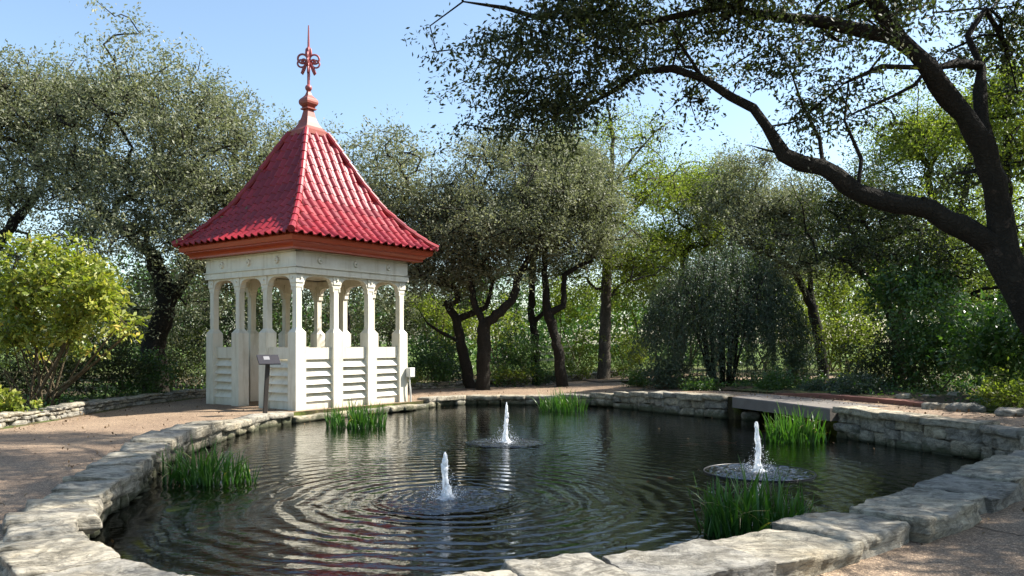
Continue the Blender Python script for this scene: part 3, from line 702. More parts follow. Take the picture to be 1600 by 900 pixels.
def tile_geo(uc, row, k):
    """barrel tile with pan beside it, following the roof curve; clipped to the hips"""
    U, N = face_axes(k); V = []; nu, nv = 9, 3
    s0, s1 = row * TL - .012, (row + 1) * TL + .035
    for b in range(nv):
        t = b / (nv - 1); s_ = s0 + (s1 - s0) * t; s_c = min(max(s_, 0), RS[-1]); wd, z = roof_at(s_c)
        w2, z2 = roof_at(min(s_c + .05, RS[-1])); w3, z3 = roof_at(max(s_c - .05, 0)); tx, tz = w2 - w3, z2 - z3; l = math.hypot(tx, tz)
        nx, nz = tz / l, -tx / l
        if s_ < 0: wd += -s_ * 1
        lift = .013 * (1 - t) + .003
        for a in range(nu):
            q = a / (nu - 1)
            if q < .62: ang = math.pi * q / .62; h = math.sin(ang) ** .8 * (.062 - .010 * t); uu = uc - TW / 2 + TW * q
            else: h = -.008 * math.sin(math.pi * (q - .62) / .38); uu = uc - TW / 2 + TW * q
            lim = max(.01, wd + .01); uu = max(-lim, min(lim, uu))
            V.append(U * uu + N * (wd + nx * (h + lift)) + Vector((0, 0, z + nz * (h + lift))))
    Fs = [[b * nu + a, b * nu + a + 1, (b + 1) * nu + a + 1, (b + 1) * nu + a] for b in range(nv - 1) for a in range(nu - 1)]
    # turned-down lower lip gives the tile its thickness
    base = len(V)
    for a in range(nu): p = V[a]; V += [p.copy(), p - Vector((0, 0, 1)) * .022 - N * .012]
    Fs += [[base + 2 * a, base + 2 * a + 1, base + 2 * a + 3, base + 2 * a + 2] for a in range(nu - 1)]
    return V, Fs
stuff = MB(); ntile = 0
for k in range(4):
    for row in range(NROW):
        wd, z = roof_at(row * TL); nn = int(wd / TW) + 1
        for c in range(-nn, nn + 1):
            uc = c * TW
            if abs(uc) - TW / 2 > wd - .03: continue
            V, Fs = tile_geo(uc, row, k)
            if k in (0, 3) and not (ntile >= 299):
                m_ = MB(); m_.add(V, Fs); m_.build('tile', M['tile'], roof, smooth=True); ntile += 1
            else: stuff.add(V, Fs)
print('tiles', ntile)
o = stuff.build('tile_field', M['tile'], roof, smooth=True); o['kind'] = 'stuff'
# hip caps
for hx, hy in ((-1, -1), (1, -1), (1, 1), (-1, 1)):
    nh = 13
    for i in range(nh):
        s0, s1 = i * RS[-1] / nh, (i + 1) * RS[-1] / nh + .05
        pts = []; rad = []
        for t in (0, .5, 1):
            s_ = min(s0 + (s1 - s0) * t, RS[-1]); wd, z = roof_at(s_); pts.append(Vector((hx * (wd + .02), hy * (wd + .02), z + .055 - .012 * t))); rad.append(.085 - .012 * t)
        m_ = MB(); m_.tube(pts, rad, 10); m_.build('hip_tile', M['tile'], roof, smooth=False)
# finial
fin = MB(); fin.square_lathe([(6.60, .33), (6.62, .36), (6.67, .36), (6.68, .335), (6.74, .335), (6.77, .30), (6.84, .235), (6.95, .175), (7.10, .125), (7.26, .093), (7.30, .088)])
f1 = fin.build('spire_base', M['terracotta'], gz)
b_ = MB(); b_.square_lathe([(7.285, .12), (7.30, .14), (7.325, .14), (7.33, .105), (7.345, .11), (7.36, .125), (7.365, .105)]); b_.build('collar', M['terracotta'], gz)
b_ = MB(); b_.square_lathe([(7.36, .10), (7.39, .135), (7.43, .162), (7.48, .172), (7.53, .165), (7.57, .14), (7.61, .10), (7.66, .062), (7.73, .040), (7.80, .032)]); b_.build('bulb', M['terracotta'], gz)
b_ = MB()
for a, r0 in ((0, 0),):
    prof_ = [(-.085 * math.cos(math.pi * i / 8), .085 * math.sin(math.pi * i / 8) + .002) for i in range(9)]
    b_.tube([(0, 0, 7.84 + z) for z, r in prof_], [r for z, r in prof_], 12)
b_.build('ball', M['finial_red'], gz, smooth=True)
b_ = MB(); b_.tube([(0, 0, 7.9), (0, 0, 8.5), (0, 0, 8.95), (0, 0, 9.40)], [.036, .034, .028, .014], 8); rod = b_.build('rod', M['finial_red'], gz)
def curl(cx, cz, r0, r1, a0, a1, n=16):
    return [(cx + (r0 + (r1 - r0) * i / n) * math.cos(a0 + (a1 - a0) * i / n), 0, cz + (r0 + (r1 - r0) * i / n) * math.sin(a0 + (a1 - a0) * i / n)) for i in range(n + 1)]
for q in range(4):
    b_ = MB(); R = Matrix.Rotation(q * math.pi / 2 + math.radians(-GA * 57.3 + 8), 4, 'Z')
    for path, r in ((curl(.145, 8.56, .115, .115, math.pi * 1.05, -math.pi * .75), .026), (curl(.175, 8.44, .095, .09, math.pi * .75, -math.pi * .95), .023),
                    (curl(.12, 8.50, .055, .03, math.pi, -math.pi * .8), .028),
                    ([(.0, 0, 8.52), (.06, 0, 8.40), (.10, 0, 8.28), (.15, 0, 8.17), (.17, 0, 8.20), (.13, 0, 8.32), (.03, 0, 8.50)], .026),
                    ([(0, 0, 8.60), (.06, 0, 8.68), (.05, 0, 8.80), (.0, 0, 8.85)], .030)):
        b_.tube([R @ Vector(p) for p in path], r, 6)
    b_.build('scroll', M['finial_red'], gz, smooth=True)
# electrical box + conduit on the far corner of the lit face
eb = thing('electrical_box', 'small pale grey electrical box with conduit on the gazebo corner post', 'electrical box', tuple((Vector((gc.x, gc.y, .2)) + Matrix.Rotation(GA, 3, 'Z') @ Vector((H_ - .06, -H_ - .06, 0)))), GA)
b_ = MB(); b_.box(-.02, .17, -.10, .05, .62, .86, .012); b_.build('box', M['grey_plastic'], eb)
b_ = MB(); b_.tube([(.04, -.03, .62), (.04, -.03, .45), (.06, -.04, .30), (.08, -.03, .15), (.09, -.02, -.02)], .022, 8); b_.build('conduit', M['grey_plastic'], eb)

# information sign
sg = thing('information_sign', 'dark lectern style information sign on a slanted brown post before the gazebo', 'sign', tuple(at(414, 0, 16.35).xy) + (.215,), math.radians(30))
b_ = MB(); b_.box(-.042, .042, -.035, .035, -.05, 1.04, .006, rot=Matrix.Rotation(math.radians(3.0), 3, 'Y')); b_.build('post', M['brownpost'], sg)
Rp = Matrix.Rotation(math.radians(38), 3, 'X')
b_ = MB(); b_.box(-.22, .22, -.15, .15, -.015, .015, .005, rot=Rp, org=(.07, -.02, 1.13)); pl = b_.build('plate', M['plate'], sg)
b_ = MB(); b_.box(-.10, .02, -.02, .09, .0165, .0185, rot=Rp, org=(.07, -.02, 1.13)); b_.build('inset', M['plate_light'], pl)
b_ = MB(); b_.box(-.03, .03, -.05, .05, 1.0, 1.10, .004, org=(.055, 0, 0)); b_.build('bracket', M['iron'], sg)

# ---------------------------------------------------------------- fountains
for k, (jx, jy, jh) in enumerate(JETS):
    lab = ['white fountain jet nearest the camera amid wide concentric ripples', 'white fountain jet farthest from the camera in front of the far bank', 'white fountain jet on a round black rimmed disc near the right irises'][k]
    t = thing('fountain', lab, 'fountain', (jx, jy, 0), 0, 'fountain jets in the pond')
    n1, n2 = 60, 18; zz = np.linspace(0, 1, n1); V = []
    lean = [(-.02, 0), (.02, .0), (-.02, .01)][k]
    for i, z in enumerate(zz):
        rad = .036 + .005 * math.sin(z * 11 + k) - .010 * z + .030 * (1 - z) ** 6; rad *= 1 if z < .9 else max(.12, ((1 - z) / .1) ** .5)
        a = np.linspace(0, 2 * np.pi, n2, endpoint=False)
        V.append(np.stack([rad * np.cos(a) + lean[0] * z + .005 * math.sin(z * 8 + k * 2), rad * np.sin(a) + lean[1] * z, np.full(n2, z * jh)], 1))
    V = np.concatenate(V); V[:, :2] *= (1 + .38 * fbm(np.stack([V[:, 0] * 30, V[:, 1] * 30, V[:, 2] * 22 + k * 9], 1), 8))[:, None]; V[:, 2] += .02 * vnoise(V * 45 + k, 3) * (V[:, 2] > .1)
    j = np.arange(n2); j2 = (j + 1) % n2
    Fq = np.concatenate([np.stack([i * n2 + j, i * n2 + j2, (i + 1) * n2 + j2, (i + 1) * n2 + j], 1) for i in range(n1 - 1)])
    mesh_np('water_jet', V, Fq, M['jet'], t, smooth=True)
    # choppy round of disturbed water about the jet
    RP = (.80, .70, .70)[k]; nr, na = 58, 230; rr2 = np.linspace(.02, RP, nr); a = np.linspace(0, 2 * np.pi, na, endpoint=False)
    X = (rr2[:, None] * np.cos(a)).ravel(); Y = (rr2[:, None] * np.sin(a)).ravel(); rad_ = np.repeat(rr2, na)
    W = np.stack([X + jx, Y + jy, X * 0 + k], 1)
    hh = .0075 * vnoise(W * np.array([11, 13, 1]), 51) + .0045 * vnoise(W * np.array([23, 27, 1]), 52) + .0022 * vnoise(W * np.array([48, 52, 1]), 53) + .0035 * np.sin(rad_ * 62 + 1.5 * vnoise(W * 3, 54))
    fade = 1 - sstep(RP - .07, RP, rad_)
    Z = .005 + (.007 + hh) * fade
    V = np.stack([X, Y, np.maximum(Z, .002)], 1); j = np.arange(na); j2 = (j + 1) % na
    Fq = np.concatenate([np.stack([i * na + j, (i + 1) * na + j, (i + 1) * na + j2, i * na + j2], 1) for i in range(nr - 1)])
    mesh_np('choppy_water', V, Fq, M['water'], t, smooth=True)
    # foam at the foot
    nr, na = 8, 30; V = []
    for i in range(nr):
        r = .02 + .15 * i / (nr - 1); a = np.linspace(0, 2 * np.pi, na, endpoint=False)
        V.append(np.stack([r * np.cos(a), r * np.sin(a), np.full(na, .06 * (1 - i / (nr - 1)) ** 1.5 - .008)], 1))
    V = np.concatenate(V); nz = fbm(V * 22 + k * 5, 12); V[:, 2] += .028 * nz * (1 - np.hypot(V[:, 0], V[:, 1]) / .22); V[:, :2] *= (1 + .22 * nz)[:, None]
    j = np.arange(na); j2 = (j + 1) % na
    Fq = np.concatenate([np.stack([i * na + j, (i + 1) * na + j, (i + 1) * na + j2, i * na + j2], 1) for i in range(nr - 1)])
    mesh_np('foam', V, Fq, M['jet'], t, smooth=True)
    # droplets
    b_ = MB(); rn = random.Random(40 + k)
    for q in range(700):
        u = rn.random(); ang = rn.uniform(0, 6.28); rr_ = .03 + abs(rn.gauss(0, .06)) + (.16 * rn.random() if q % 3 else 0); z = rn.random() ** 2 * jh * .95 * math.exp(-rr_ * 7) + .004
        c = Vector((rr_ * math.cos(ang), rr_ * math.sin(ang), z)); r = rn.uniform(.0015, .0045)
        b_.add([c + Vector(d) * r for d in ((1, 0, 0), (-1, 0, 0), (0, 1, 0), (0, -1, 0), (0, 0, 1.4), (0, 0, -1.4))], [(0, 2, 4), (2, 1, 4), (1, 3, 4), (3, 0, 4), (2, 0, 5), (1, 2, 5), (3, 1, 5), (0, 3, 5)])
    o = b_.build('droplets', M['jet'], t); o['kind'] = 'stuff'
    if k == 2:
        b_ = MB(); b_.tube([(.70 * math.cos(a), .70 * math.sin(a), .004) for a in np.linspace(0, 2 * math.pi, 61)], .010, 6, cap=False); b_.build('float_rim', M['rubber'], t, smooth=True)

# ---------------------------------------------------------------- water irises
def blade_mesh(h, wd, lean, curl_, seed):
    rn = random.Random(seed); n = 7; V = []; tint = []
    for i in range(n + 1):
        t = i / n; x = lean * t ** 1.6 + curl_ * max(0, t - .6) ** 2 * 3; z = h * t - abs(curl_) * max(0, t - .6) ** 2 * 1.6; wv = wd * (1 - t ** 2.4) * (.8 + .6 * math.sin(min(1, t * 1.7) * 2))
        V += [(x, -wv / 2, z), (x - .004, 0, z), (x, wv / 2, z)]
        tint += [min(1, rn.uniform(.0, .15) + .5 * t + (seed % 4) * .09 + (.4 if seed in (5, 8) and t > .5 else 0))] * 3
    Fq = []
    for i in range(n):
        for j in range(2): Fq.append([i * 3 + j, i * 3 + j + 1, (i + 1) * 3 + j + 1, (i + 1) * 3 + j])
    return V, np.array(Fq), tint
protos = []
specs = [(.62, .020, .05, 0), (.56, .024, .12, .05), (.66, .018, -.04, .1), (.50, .022, .18, .12), (.58, .016, .02, 0), (.45, .024, .22, .3), (.40, .02, .08, 0), (.60, .015, .25, .25), (.52, .018, .3, .55)]
def irises(px, py, d_half, h, nb, seed, label, lowleft=False):
    Y = CH * F / (py - HY); c = Vector(((px - 800) / F * Y, Y, 0)); t = thing('iris_clump', label, 'water iris', tuple(c), 0, 'iris clumps in the pond'); rn = random.Random(seed)
    for q in range(nb):
        a = rn.uniform(0, 6.283); r = math.sqrt(rn.random()); x = d_half * r * math.cos(a); y = d_half * .62 * r * math.sin(a)
        pi = rn.choices(range(len(specs)), [5, 5, 4, 4, 5, 1.5, 3, 2, .8])[0]; sc_ = h / .62 * rn.uniform(.6, 1.32) * (1.02 - .25 * r)
        rz = math.atan2(y, x) + rn.gauss(0, 1.1) if rn.random() < .7 else rn.uniform(0, 6.28)
        if len(protos) <= pi or protos[pi] is None:
            while len(protos) <= pi: protos.append(None)
            V, Fq, tn = blade_mesh(*specs[pi], pi)
            o = mesh_np('blade', V, Fq, M['iris_leaf'], t, smooth=True, tint=tn); protos[pi] = o; o.location = (x, y, -.06); o.rotation_euler = (0, 0, rz); o.scale = (sc_,) * 3
        else: copy_of(protos[pi], 'blade', t, (x, y, -.06), (rn.gauss(0, .17), rn.gauss(0, .17), rz), (sc_ * 1.0, sc_ * rn.uniform(1.0, 1.6), sc_))
    # short dense undergrowth of the clump
    return t
irises(318, 753, .50, .52, 210, 1, 'dark shaded clump of irises close to the left stone bank')
irises(385, 753, .13, .42, 26, 6, 'small thin iris tuft just right of the shaded left clump')
irises(556, 667, .60, .58, 240, 2, 'bright green iris clump in the water before the gazebo')
irises(880, 642, .60, .58, 220, 3, 'bright round iris clump at the far bank of the pond')
irises(1242, 689, .55, .62, 210, 4, 'tall iris clump beside the right wall behind the right fountain')
irises(1178, 834, .47, .60, 260, 5, 'largest iris clump in the lower right beside the near coping')

# koi just below the surface
for k, (px, py, rz) in enumerate([(1080, 690, .3), (1130, 687, 2.9), (1036, 742, .1)]):
    Y = (CH + .1) * F / (py - HY); t = thing('koi_carp', ['orange koi under the water left of the right iris clump', 'second orange koi under the water nearest the inlet', 'small orange koi swimming left of the black rimmed disc'][k], 'fish', ((px - 800) / F * Y, Y, -.16), rz)
    b_ = MB(); xs = np.linspace(-.17, .17, 9); b_.tube([(x, .02 * math.sin(x * 9), 0) for x in xs], [.004, .018, .034, .043, .046, .042, .034, .022, .006], 10); b_.build('body', M['koi'], t, smooth=True)
    b_ = MB(); b_.add([(-.16, -.01, .0), (-.26, -.05, .045), (-.22, -.02, 0), (-.26, -.05, -.045), (-.16, -.004, .0), (-.26, -.044, .045), (-.22, -.014, 0), (-.26, -.044, -.045)], [(0, 1, 2, 3), (7, 6, 5, 4)]); b_.build('tail', M['koi'], t)
    for sg_ in (-1, 1):
        b_ = MB(); b_.add([(.08, sg_ * .04, 0), (.03, sg_ * .10, -.02), (.0, sg_ * .04, 0), (.08, sg_ * .04, -.006), (.03, sg_ * .10, -.026), (.0, sg_ * .04, -.006)], [(0, 1, 2), (5, 4, 3), (0, 3, 4, 1), (1, 4, 5, 2)]); b_.build('fin', M['koi'], t)

# ---------------------------------------------------------------- trees
def grow(fixed, clumps, rnd_, twig=.010, power=2.35, wig=.10):
    """fixed: list of polylines [(point, radius)...]; returns nodes, parents, radii"""
    N = []; Pn = []; R = []
    for li, pl_ in enumerate(fixed):
        prev = -1
        if li > 0:
            p0 = np.array(pl_[0][0]); prev = int(np.argmin([np.sum((np.array(q) - p0) ** 2) for q in N]))
        for i in range(len(pl_)):
            p, r = pl_[i]; p = np.array(p, dtype=float)
            if li > 0 and i == 0 and np.linalg.norm(N[prev] - p) < .08: continue
            if prev >= 0:
                a = np.array(N[prev]); L = np.linalg.norm(p - a); m_ = max(1, int(L / (.16 if pl_[0][1] > .1 and r > .03 else .3))); r0 = min(R[prev], pl_[max(0, i - 1)][1]) if (i > 0 or li > 0) else r
                for q in range(1, m_ + 1):
                    f_ = q / m_; pt = a + (p - a) * f_ + (rnd_.normal(0, 1, 3) * min(.016, r * .16) if q < m_ else 0); N.append(pt); Pn.append(prev); R.append(r0 + (r - r0) * f_); prev = len(N) - 1
            else: N.append(p); Pn.append(-1); R.append(r); prev = 0
    nf = len(N); cap = 8000; A = np.zeros((cap, 3)); A[:nf] = np.array(N); Pn = Pn + [0] * (cap - nf); cnt = nf; R0_ = np.array(R + [0] * (cap - nf))
    root = A[0]
    order = np.argsort([np.min(np.sum((A[:nf] - c) ** 2, axis=1)) for c in clumps]) if len(clumps) else []
    ends = []
    z0 = 0
    skip = max(1, int(nf * 0)) 
    for ci in order:
        c = clumps[ci]; d = A[:cnt] - c; dist = np.sqrt((d ** 2).sum(1))
        score = dist + .25 * np.maximum(0, A[:cnt, 2] - c[2]) ; score[0] += 3
        k = int(np.argmin(score)); a = A[k]; L = np.linalg.norm(c - a)
        m_ = max(1, min(5, int(L / .35))); prev = k; bend = rnd_.normal(0, 1, 3) * L * wig; bend[2] = abs(bend[2]) * .6
        if cnt + m_ >= cap: break
        for q in range(1, m_ + 1):
            f_ = q / m_; A[cnt] = a + (c - a) * f_ + bend * math.sin(math.pi * f_) + (rnd_.normal(0, 1, 3) * .02 if q < m_ else 0); Pn[cnt] = prev; prev = cnt; cnt += 1
        ends.append(prev)
    acc = np.zeros(cnt)
    for e in ends: acc[e] += twig ** power
    for i in range(cnt - 1, 0, -1):
        if acc[i] == 0 and i >= nf: acc[i] = twig ** power
        if Pn[i] >= 0: acc[Pn[i]] += acc[i]
    r = acc ** (1 / power)
    r[:nf] = np.maximum(R0_[:nf], np.minimum(r[:nf], R0_[:nf] * 1.15))
    for i in range(nf, cnt): r[i] = min(r[i], r[Pn[i]] * .95)
    return A[:cnt], Pn[:cnt], r
def branch_mesh(name, A, Pn, r, mat, parent, base, kmin=4):
    n = len(A); kids = [[] for _ in range(n)]
    for i in range(1, n): kids[Pn[i]].append(i)
    for i in range(n): kids[i].sort(key=lambda c: -r[c])
    mb_ = MB(); stack = [0]; starts = [(0, None)]
    while starts:
        st, par = starts.pop(); ch = [] if par is None else [par]; rad = [] if par is None else [min(r[st] * 1.1, r[par])]
        i = st
        while True:
            ch.append(i); rad.append(r[i])
            for c in kids[i][1:]: starts.append((c, i))
            if not kids[i]: break
            i = kids[i][0]
        if len(ch) < 2: continue
        k = 12 if rad[0] > .11 else 8 if rad[0] > .05 else 5 if rad[0] > .02 else 3
        rad[-1] *= .5
        mb_.tube([A[q] - base for q in ch], rad, k, cap=False)
    V = np.array(mb_.v); W = V + base; rr_ = np.array(mb_.r) if False else None
    amp = sstep(.05, .16, r.max()) ; d_ = np.stack([fbm(W * 5, 21), fbm(W * 5 + 40, 22), fbm(W * 5 + 80, 23)], 1) * .024 * amp
    V = V + d_
    return mesh_np(name, V, mb_.f, mat, parent, smooth=True)
def leaf_cloud(centres, sizes, per, leaf, rnd_, droop=.0, asp=.42, twigs=6, flat=.75, hang=None, upb=.7):
    """returns verts, quads, tint : leaves set along short twigs inside each clump"""
    nC = len(centres); C = np.repeat(centres, per, axis=0); Sz = np.repeat(sizes, per); n = len(C)
    tw = rnd_.randint(0, twigs, n); cid = np.repeat(np.arange(nC), per)
    D = rnd_.normal(0, 1, (nC, twigs, 3)); D /= np.linalg.norm(D, axis=2, keepdims=True); D[:, :, 2] = D[:, :, 2] * flat - droop
    d = D[cid, tw]; t = rnd_.random_sample(n) ** .6
    pos = C + d * (t * Sz)[:, None] + rnd_.normal(0, 1, (n, 3)) * (Sz * .14)[:, None]
    if droop: pos[:, 2] -= droop * .5 * Sz * t ** 2
    ax = d * .8 + rnd_.normal(0, .55, (n, 3)); 
    if hang: ax[:, 2] -= hang
    ax /= np.maximum(1e-6, np.linalg.norm(ax, axis=1))[:, None]
    nn = rnd_.normal(0, 1, (n, 3)); nn[:, 2] += upb; nn -= ax * (nn * ax).sum(1)[:, None]; nn /= np.maximum(1e-6, np.linalg.norm(nn, axis=1))[:, None]
    sd_ = np.cross(ax, nn); L = leaf * rnd_.uniform(.6, 1.25, n)[:, None]
    V = np.empty((n, 4, 3)); V[:, 0] = pos; V[:, 1] = pos + ax * L * .5 + sd_ * L * asp * .5 + nn * L * .08; V[:, 2] = pos + ax * L; V[:, 3] = pos + ax * L * .5 - sd_ * L * asp * .5 + nn * L * .08
    tc = rnd_.uniform(0, 1, nC)[cid] * .45 + rnd_.uniform(0, 1, n) * .55
    return V.reshape(-1, 3), np.arange(n * 4).reshape(n, 4), np.repeat(tc, 4)
def sample_ell(ells, n, rnd_, hollow=1.8, gap=.0, gfreq=.5, seed=0, masses=0):
    vol = np.array([(e[3] * e[4] * e[5]) ** .72 * (e[6] if len(e) > 6 else 1) for e in ells]); p = vol / vol.sum(); out = []
    while len(out) < n:
        k = rnd_.choice(len(ells), p=p); e = ells[k]; v = rnd_.normal(0, 1, 3); v /= np.linalg.norm(v); v *= rnd_.random_sample() ** (1 / (hollow + 1))
        v *= 1 + .18 * rnd_.normal()
        q = np.array(e[:3]) + v * np.array(e[3:6])
        if gap and vnoise(np.array([q * gfreq + seed]), 77)[0] < -1 + gap: continue
        out.append(q)
        if masses:
            for _ in range(rnd_.randint(3, 9)):
                out.append(q + rnd_.normal(0, 1, 3) * np.array([1, 1, .62]) * masses)
    return np.array(out[:n])
def E(px, py, d, rx, rz, ry, wgt=1.0):
    """crown lobe centred on a sight line at distance d, radii given as seen (photo pixels) and depth radius in metres"""
    c = at(px, py, d); return (c.x, c.y, c.z, rx / F * d, ry, rz / F * d, wgt)
def tree(name, label, cat, base, fixed, ells, ncl, per, size, leaf, lmat, bmat, seed, gap=.55, droop=0, group=None, hollow=1.8, twig=.011, asp=.42, flat=.75, extra=None, hang=None, masses=.5):
    rn = np.random.RandomState(seed); cl = sample_ell(ells, ncl, rn, hollow, gap, .55, seed, masses)
    cl[:, 2] = np.maximum(cl[:, 2], .5)
    if extra is not None: cl = np.vstack([cl, extra])
    A, Pn, r = grow(fixed, cl, rn, twig)
    t = thing(name, label, cat, tuple(base), 0, group); b = np.array(base, dtype=float)
    branch_mesh('trunk', A, Pn, r, bmat, t, b)
    V, Q, T = leaf_cloud(cl, rn.uniform(.7, 1.3, len(cl)) * size, per, leaf, rn, droop, asp, flat=flat, hang=hang)
    o = mesh_np('crown', V - b, Q, lmat, t, tint=T)
    return t
def trunk_line(pts, r0, r1):
    n = len(pts); return [(tuple(p), r0 + (r1 - r0) * i / (n - 1)) for i, p in enumerate(pts)]
def gp(px, Y): x = (px - 800) / F * Y; return (x, Y, float(zg(x, Y)) - .05)
G1 = 'oaks standing behind the low garden walls'

# big oak arching over the pond from the right
D0 = 9.0
lim = [trunk_line([(8.3, 8.2, .15), (7.5, 8.45, 1.0), tuple(at(1640, 530, 8.8)), tuple(at(1600, 465, 8.9)), tuple(at(1563, 392, 9))], .25, .165),
       trunk_line([at(1563, 392, 9), at(1500, 350, 9), at(1430, 322, 9.05), at(1380, 312, 9.1), at(1340, 300, 9.1), at(1285, 262, 9.1), at(1252, 255, 9.15), at(1222, 243, 9.2)], .135, .080),
       trunk_line([at(1228, 236, 9.2), at(1200, 195, 9.2), at(1178, 168, 9.2), at(1140, 150, 9.25), at(1100, 122, 9.3), at(1050, 106, 9.4), at(1000, 112, 9.5), at(960, 140, 9.6), at(890, 178, 9.8)], .070, .018),
       trunk_line([at(1563, 392, 9), at(1560, 330, 9), at(1545, 265, 8.95), at(1520, 205, 8.9), at(1485, 155, 8.9), at(1450, 105, 8.8), at(1405, 60, 8.8), at(1372, 15, 8.7), at(1340, -80, 8.5), at(1290, -230, 8.3)], .125, .050),
       trunk_line([at(1545, 265, 8.95), at(1533, 190, 9.2), at(1530, 140, 9.3), at(1536, 105, 9.4), at(1500, 100, 9.3), at(1462, 108, 9.1)], .085, .05),
       trunk_line([at(1405, 60, 8.8), at(1340, 46, 8.9), at(1280, 36, 9), at(1220, 28, 9.1), at(1130, 12, 9.2), at(1060, 22, 9.2), at(1000, 38, 9.3), at(930, 60, 9.4)], .075, .022),
       trunk_line([at(1130, 12, 9.2), at(1050, -40, 9.2), at(950, -50, 9.2), at(885, -5, 9.2), at(868, 22, 9.2), at(840, 28, 9.2), at(790, 14, 9.2), at(725, 5, 9.2), at(670, 40, 9.2)], .055, .012),
       trunk_line([at(1450, 105, 8.8), at(1380, 104, 8.7), at(1320, 128, 8.6), at(1270, 170, 8.5)], .035, .012),
       trunk_line([at(1100, 122, 9.3), at(1072, 80, 9.3), at(1050, 40, 9.2)], .03, .01), trunk_line([at(1060, 108, 9.4), at(1062, 70, 9.4), at(1075, 30, 9.3)], .025, .01),
       trunk_line([at(1462, 340, 9), at(1450, 322, 9), at(1440, 306, 8.95)], .062, .05), trunk_line([at(1228, 243, 9.2), at(1214, 240, 9.2)], .07, .06),
       trunk_line([at(1240, 245, 9.2), at(1200, 235, 9.3), at(1170, 225, 9.4)], .02, .006), trunk_line([at(1340, 300, 9.1), at(1345, 250, 9.3), at(1320, 190, 9.4), at(1325, 130, 9.4)], .03, .008), trunk_line([at(1430, 135, 8.8), at(1390, 150, 8.8), at(1330, 180, 8.9), at(1290, 215, 9)], .022, .006),
       trunk_line([at(1290, 268, 9.1), at(1282, 215, 9.2), at(1256, 165, 9.3), at(1236, 110, 9.3)], .030, .010),
       trunk_line([at(1340, -80, 8.5), at(1500, -180, 7.6), at(1700, -240, 7), at(1950, -260, 6.8)], .07, .02),  # unseen limb above the view, added for shading
       trunk_line([at(1640, 530, 8.8), at(1720, 380, 8.6), at(1790, 200, 8.4), at(1900, 0, 8.4)], .12, .05),
       trunk_line([at(1290, -230, 8.3), (3.6, 10.2, 8.6), (3.1, 12.4, 9.8), (2.0, 14.2, 10.5)], .06, .02)]  # unseen high limb, added to carry the shading lobes over the pond
ellf = [E(722, 40, 9.2, 58, 58, .8), E(688, 118, 9.2, 18, 26, .3, .8), E(785, 105, 9.4, 55, 60, .8), E(755, 195, 9.6, 28, 22, .4, .9), E(850, 70, 9.2, 90, 80, 1.0), E(860, 165, 9.6, 85, 38, .7, 1.2), E(800, 175, 9.6, 60, 35, .6),
        E(980, 30, 9.2, 130, 70, 1.1), E(950, 110, 9.5, 80, 40, .7), E(1060, 120, 9.4, 70, 34, .6, .8), E(1150, 10, 9.2, 130, 60, 1.1), E(1170, 95, 9.3, 80, 50, .7, .6), E(1300, 10, 9.8, 120, 60, .9, .7), E(1255, 120, 9.2, 60, 60, .6, .5), E(1240, 215, 9.2, 45, 35, .5, .35),
        E(1450, 0, 10.2, 110, 60, .8, .5), E(1555, 70, 10.2, 70, 80, .8, .5), E(1400, 160, 9.6, 60, 50, .7, .5), E(1500, 250, 9.6, 60, 70, .7, .35),
        E(900, -140, 8.8, 190, 90, 1.6, .8), E(1100, -160, 8.2, 260, 130, 2.0, .9), E(1450, -160, 7.6, 260, 130, 2.2, .9),
        (8.2, 9.0, 6.2, 2.6, 2.6, 1.7, 1.6), (9.5, 7.0, 6.0, 2.4, 2.4, 1.6, 1.5), (8.2, 4.6, 5.9, 1.8, 1.6, .7, 2.2), (7.0, 5.0, 6.3, 1.4, 1.2, .5, 2.0), (9.8, 5.6, 6.2, 2.0, 1.8, .8, 2.0), (9.6, 3.0, 5.6, 1.6, 1.4, .8, 1.2), (6.0, 6.5, 7.2, 2.2, 1.8, 1.0, .8), (2.6, 13.6, 10.6, 2.8, 1.6, .8, 1.0), (1.6, 10.6, 9.6, 2.8, 2.2, .7, 2.0), (2.4, 13.0, 10.8, 3.4, 2.6, .6, 2.0), (.4, 8.2, 7.2, 1.6, 1.4, .5, .9), (4.5, 12.5, 9.6, 2, 2, 1, .8)]  # unseen lobes outside the view, added to shade the left path and near bank
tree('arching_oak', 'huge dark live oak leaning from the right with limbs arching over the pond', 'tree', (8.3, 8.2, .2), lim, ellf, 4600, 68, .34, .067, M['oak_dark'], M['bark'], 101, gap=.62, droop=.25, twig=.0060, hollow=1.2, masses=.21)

# oaks behind
LO = M['oak_leaf']
tree('live_oak', 'tall grey green live oak with the highest crown left of the gazebo', 'tree', gp(245, 22.5), [trunk_line([gp(245, 22.5), at(240, 540, 22.5), at(262, 470, 22.5), at(240, 400, 22.6)], .36, .22), trunk_line([at(262, 470, 22.5), at(320, 400, 22.4), at(360, 330, 22.4)], .16, .07), trunk_line([at(240, 400, 22.6), at(160, 330, 22.8), at(110, 250, 23)], .15, .06)],
     [E(210, 95, 23, 42, 38, 1.0, .7), E(270, 180, 23, 120, 95, 2.2), E(330, 260, 22, 105, 100, 2.0), E(150, 240, 23.5, 110, 100, 2.2), E(240, 330, 22, 150, 80, 2.2), E(330, 400, 21.5, 90, 60, 1.6), E(120, 150, 24, 90, 55, 1.6), E(390, 230, 22.5, 45, 70, 1.2), E(250, 470, 22.5, 90, 55, 1.5, .5)], 1300, 76, .60, .108, LO, M['bark'], 21, gap=.5)
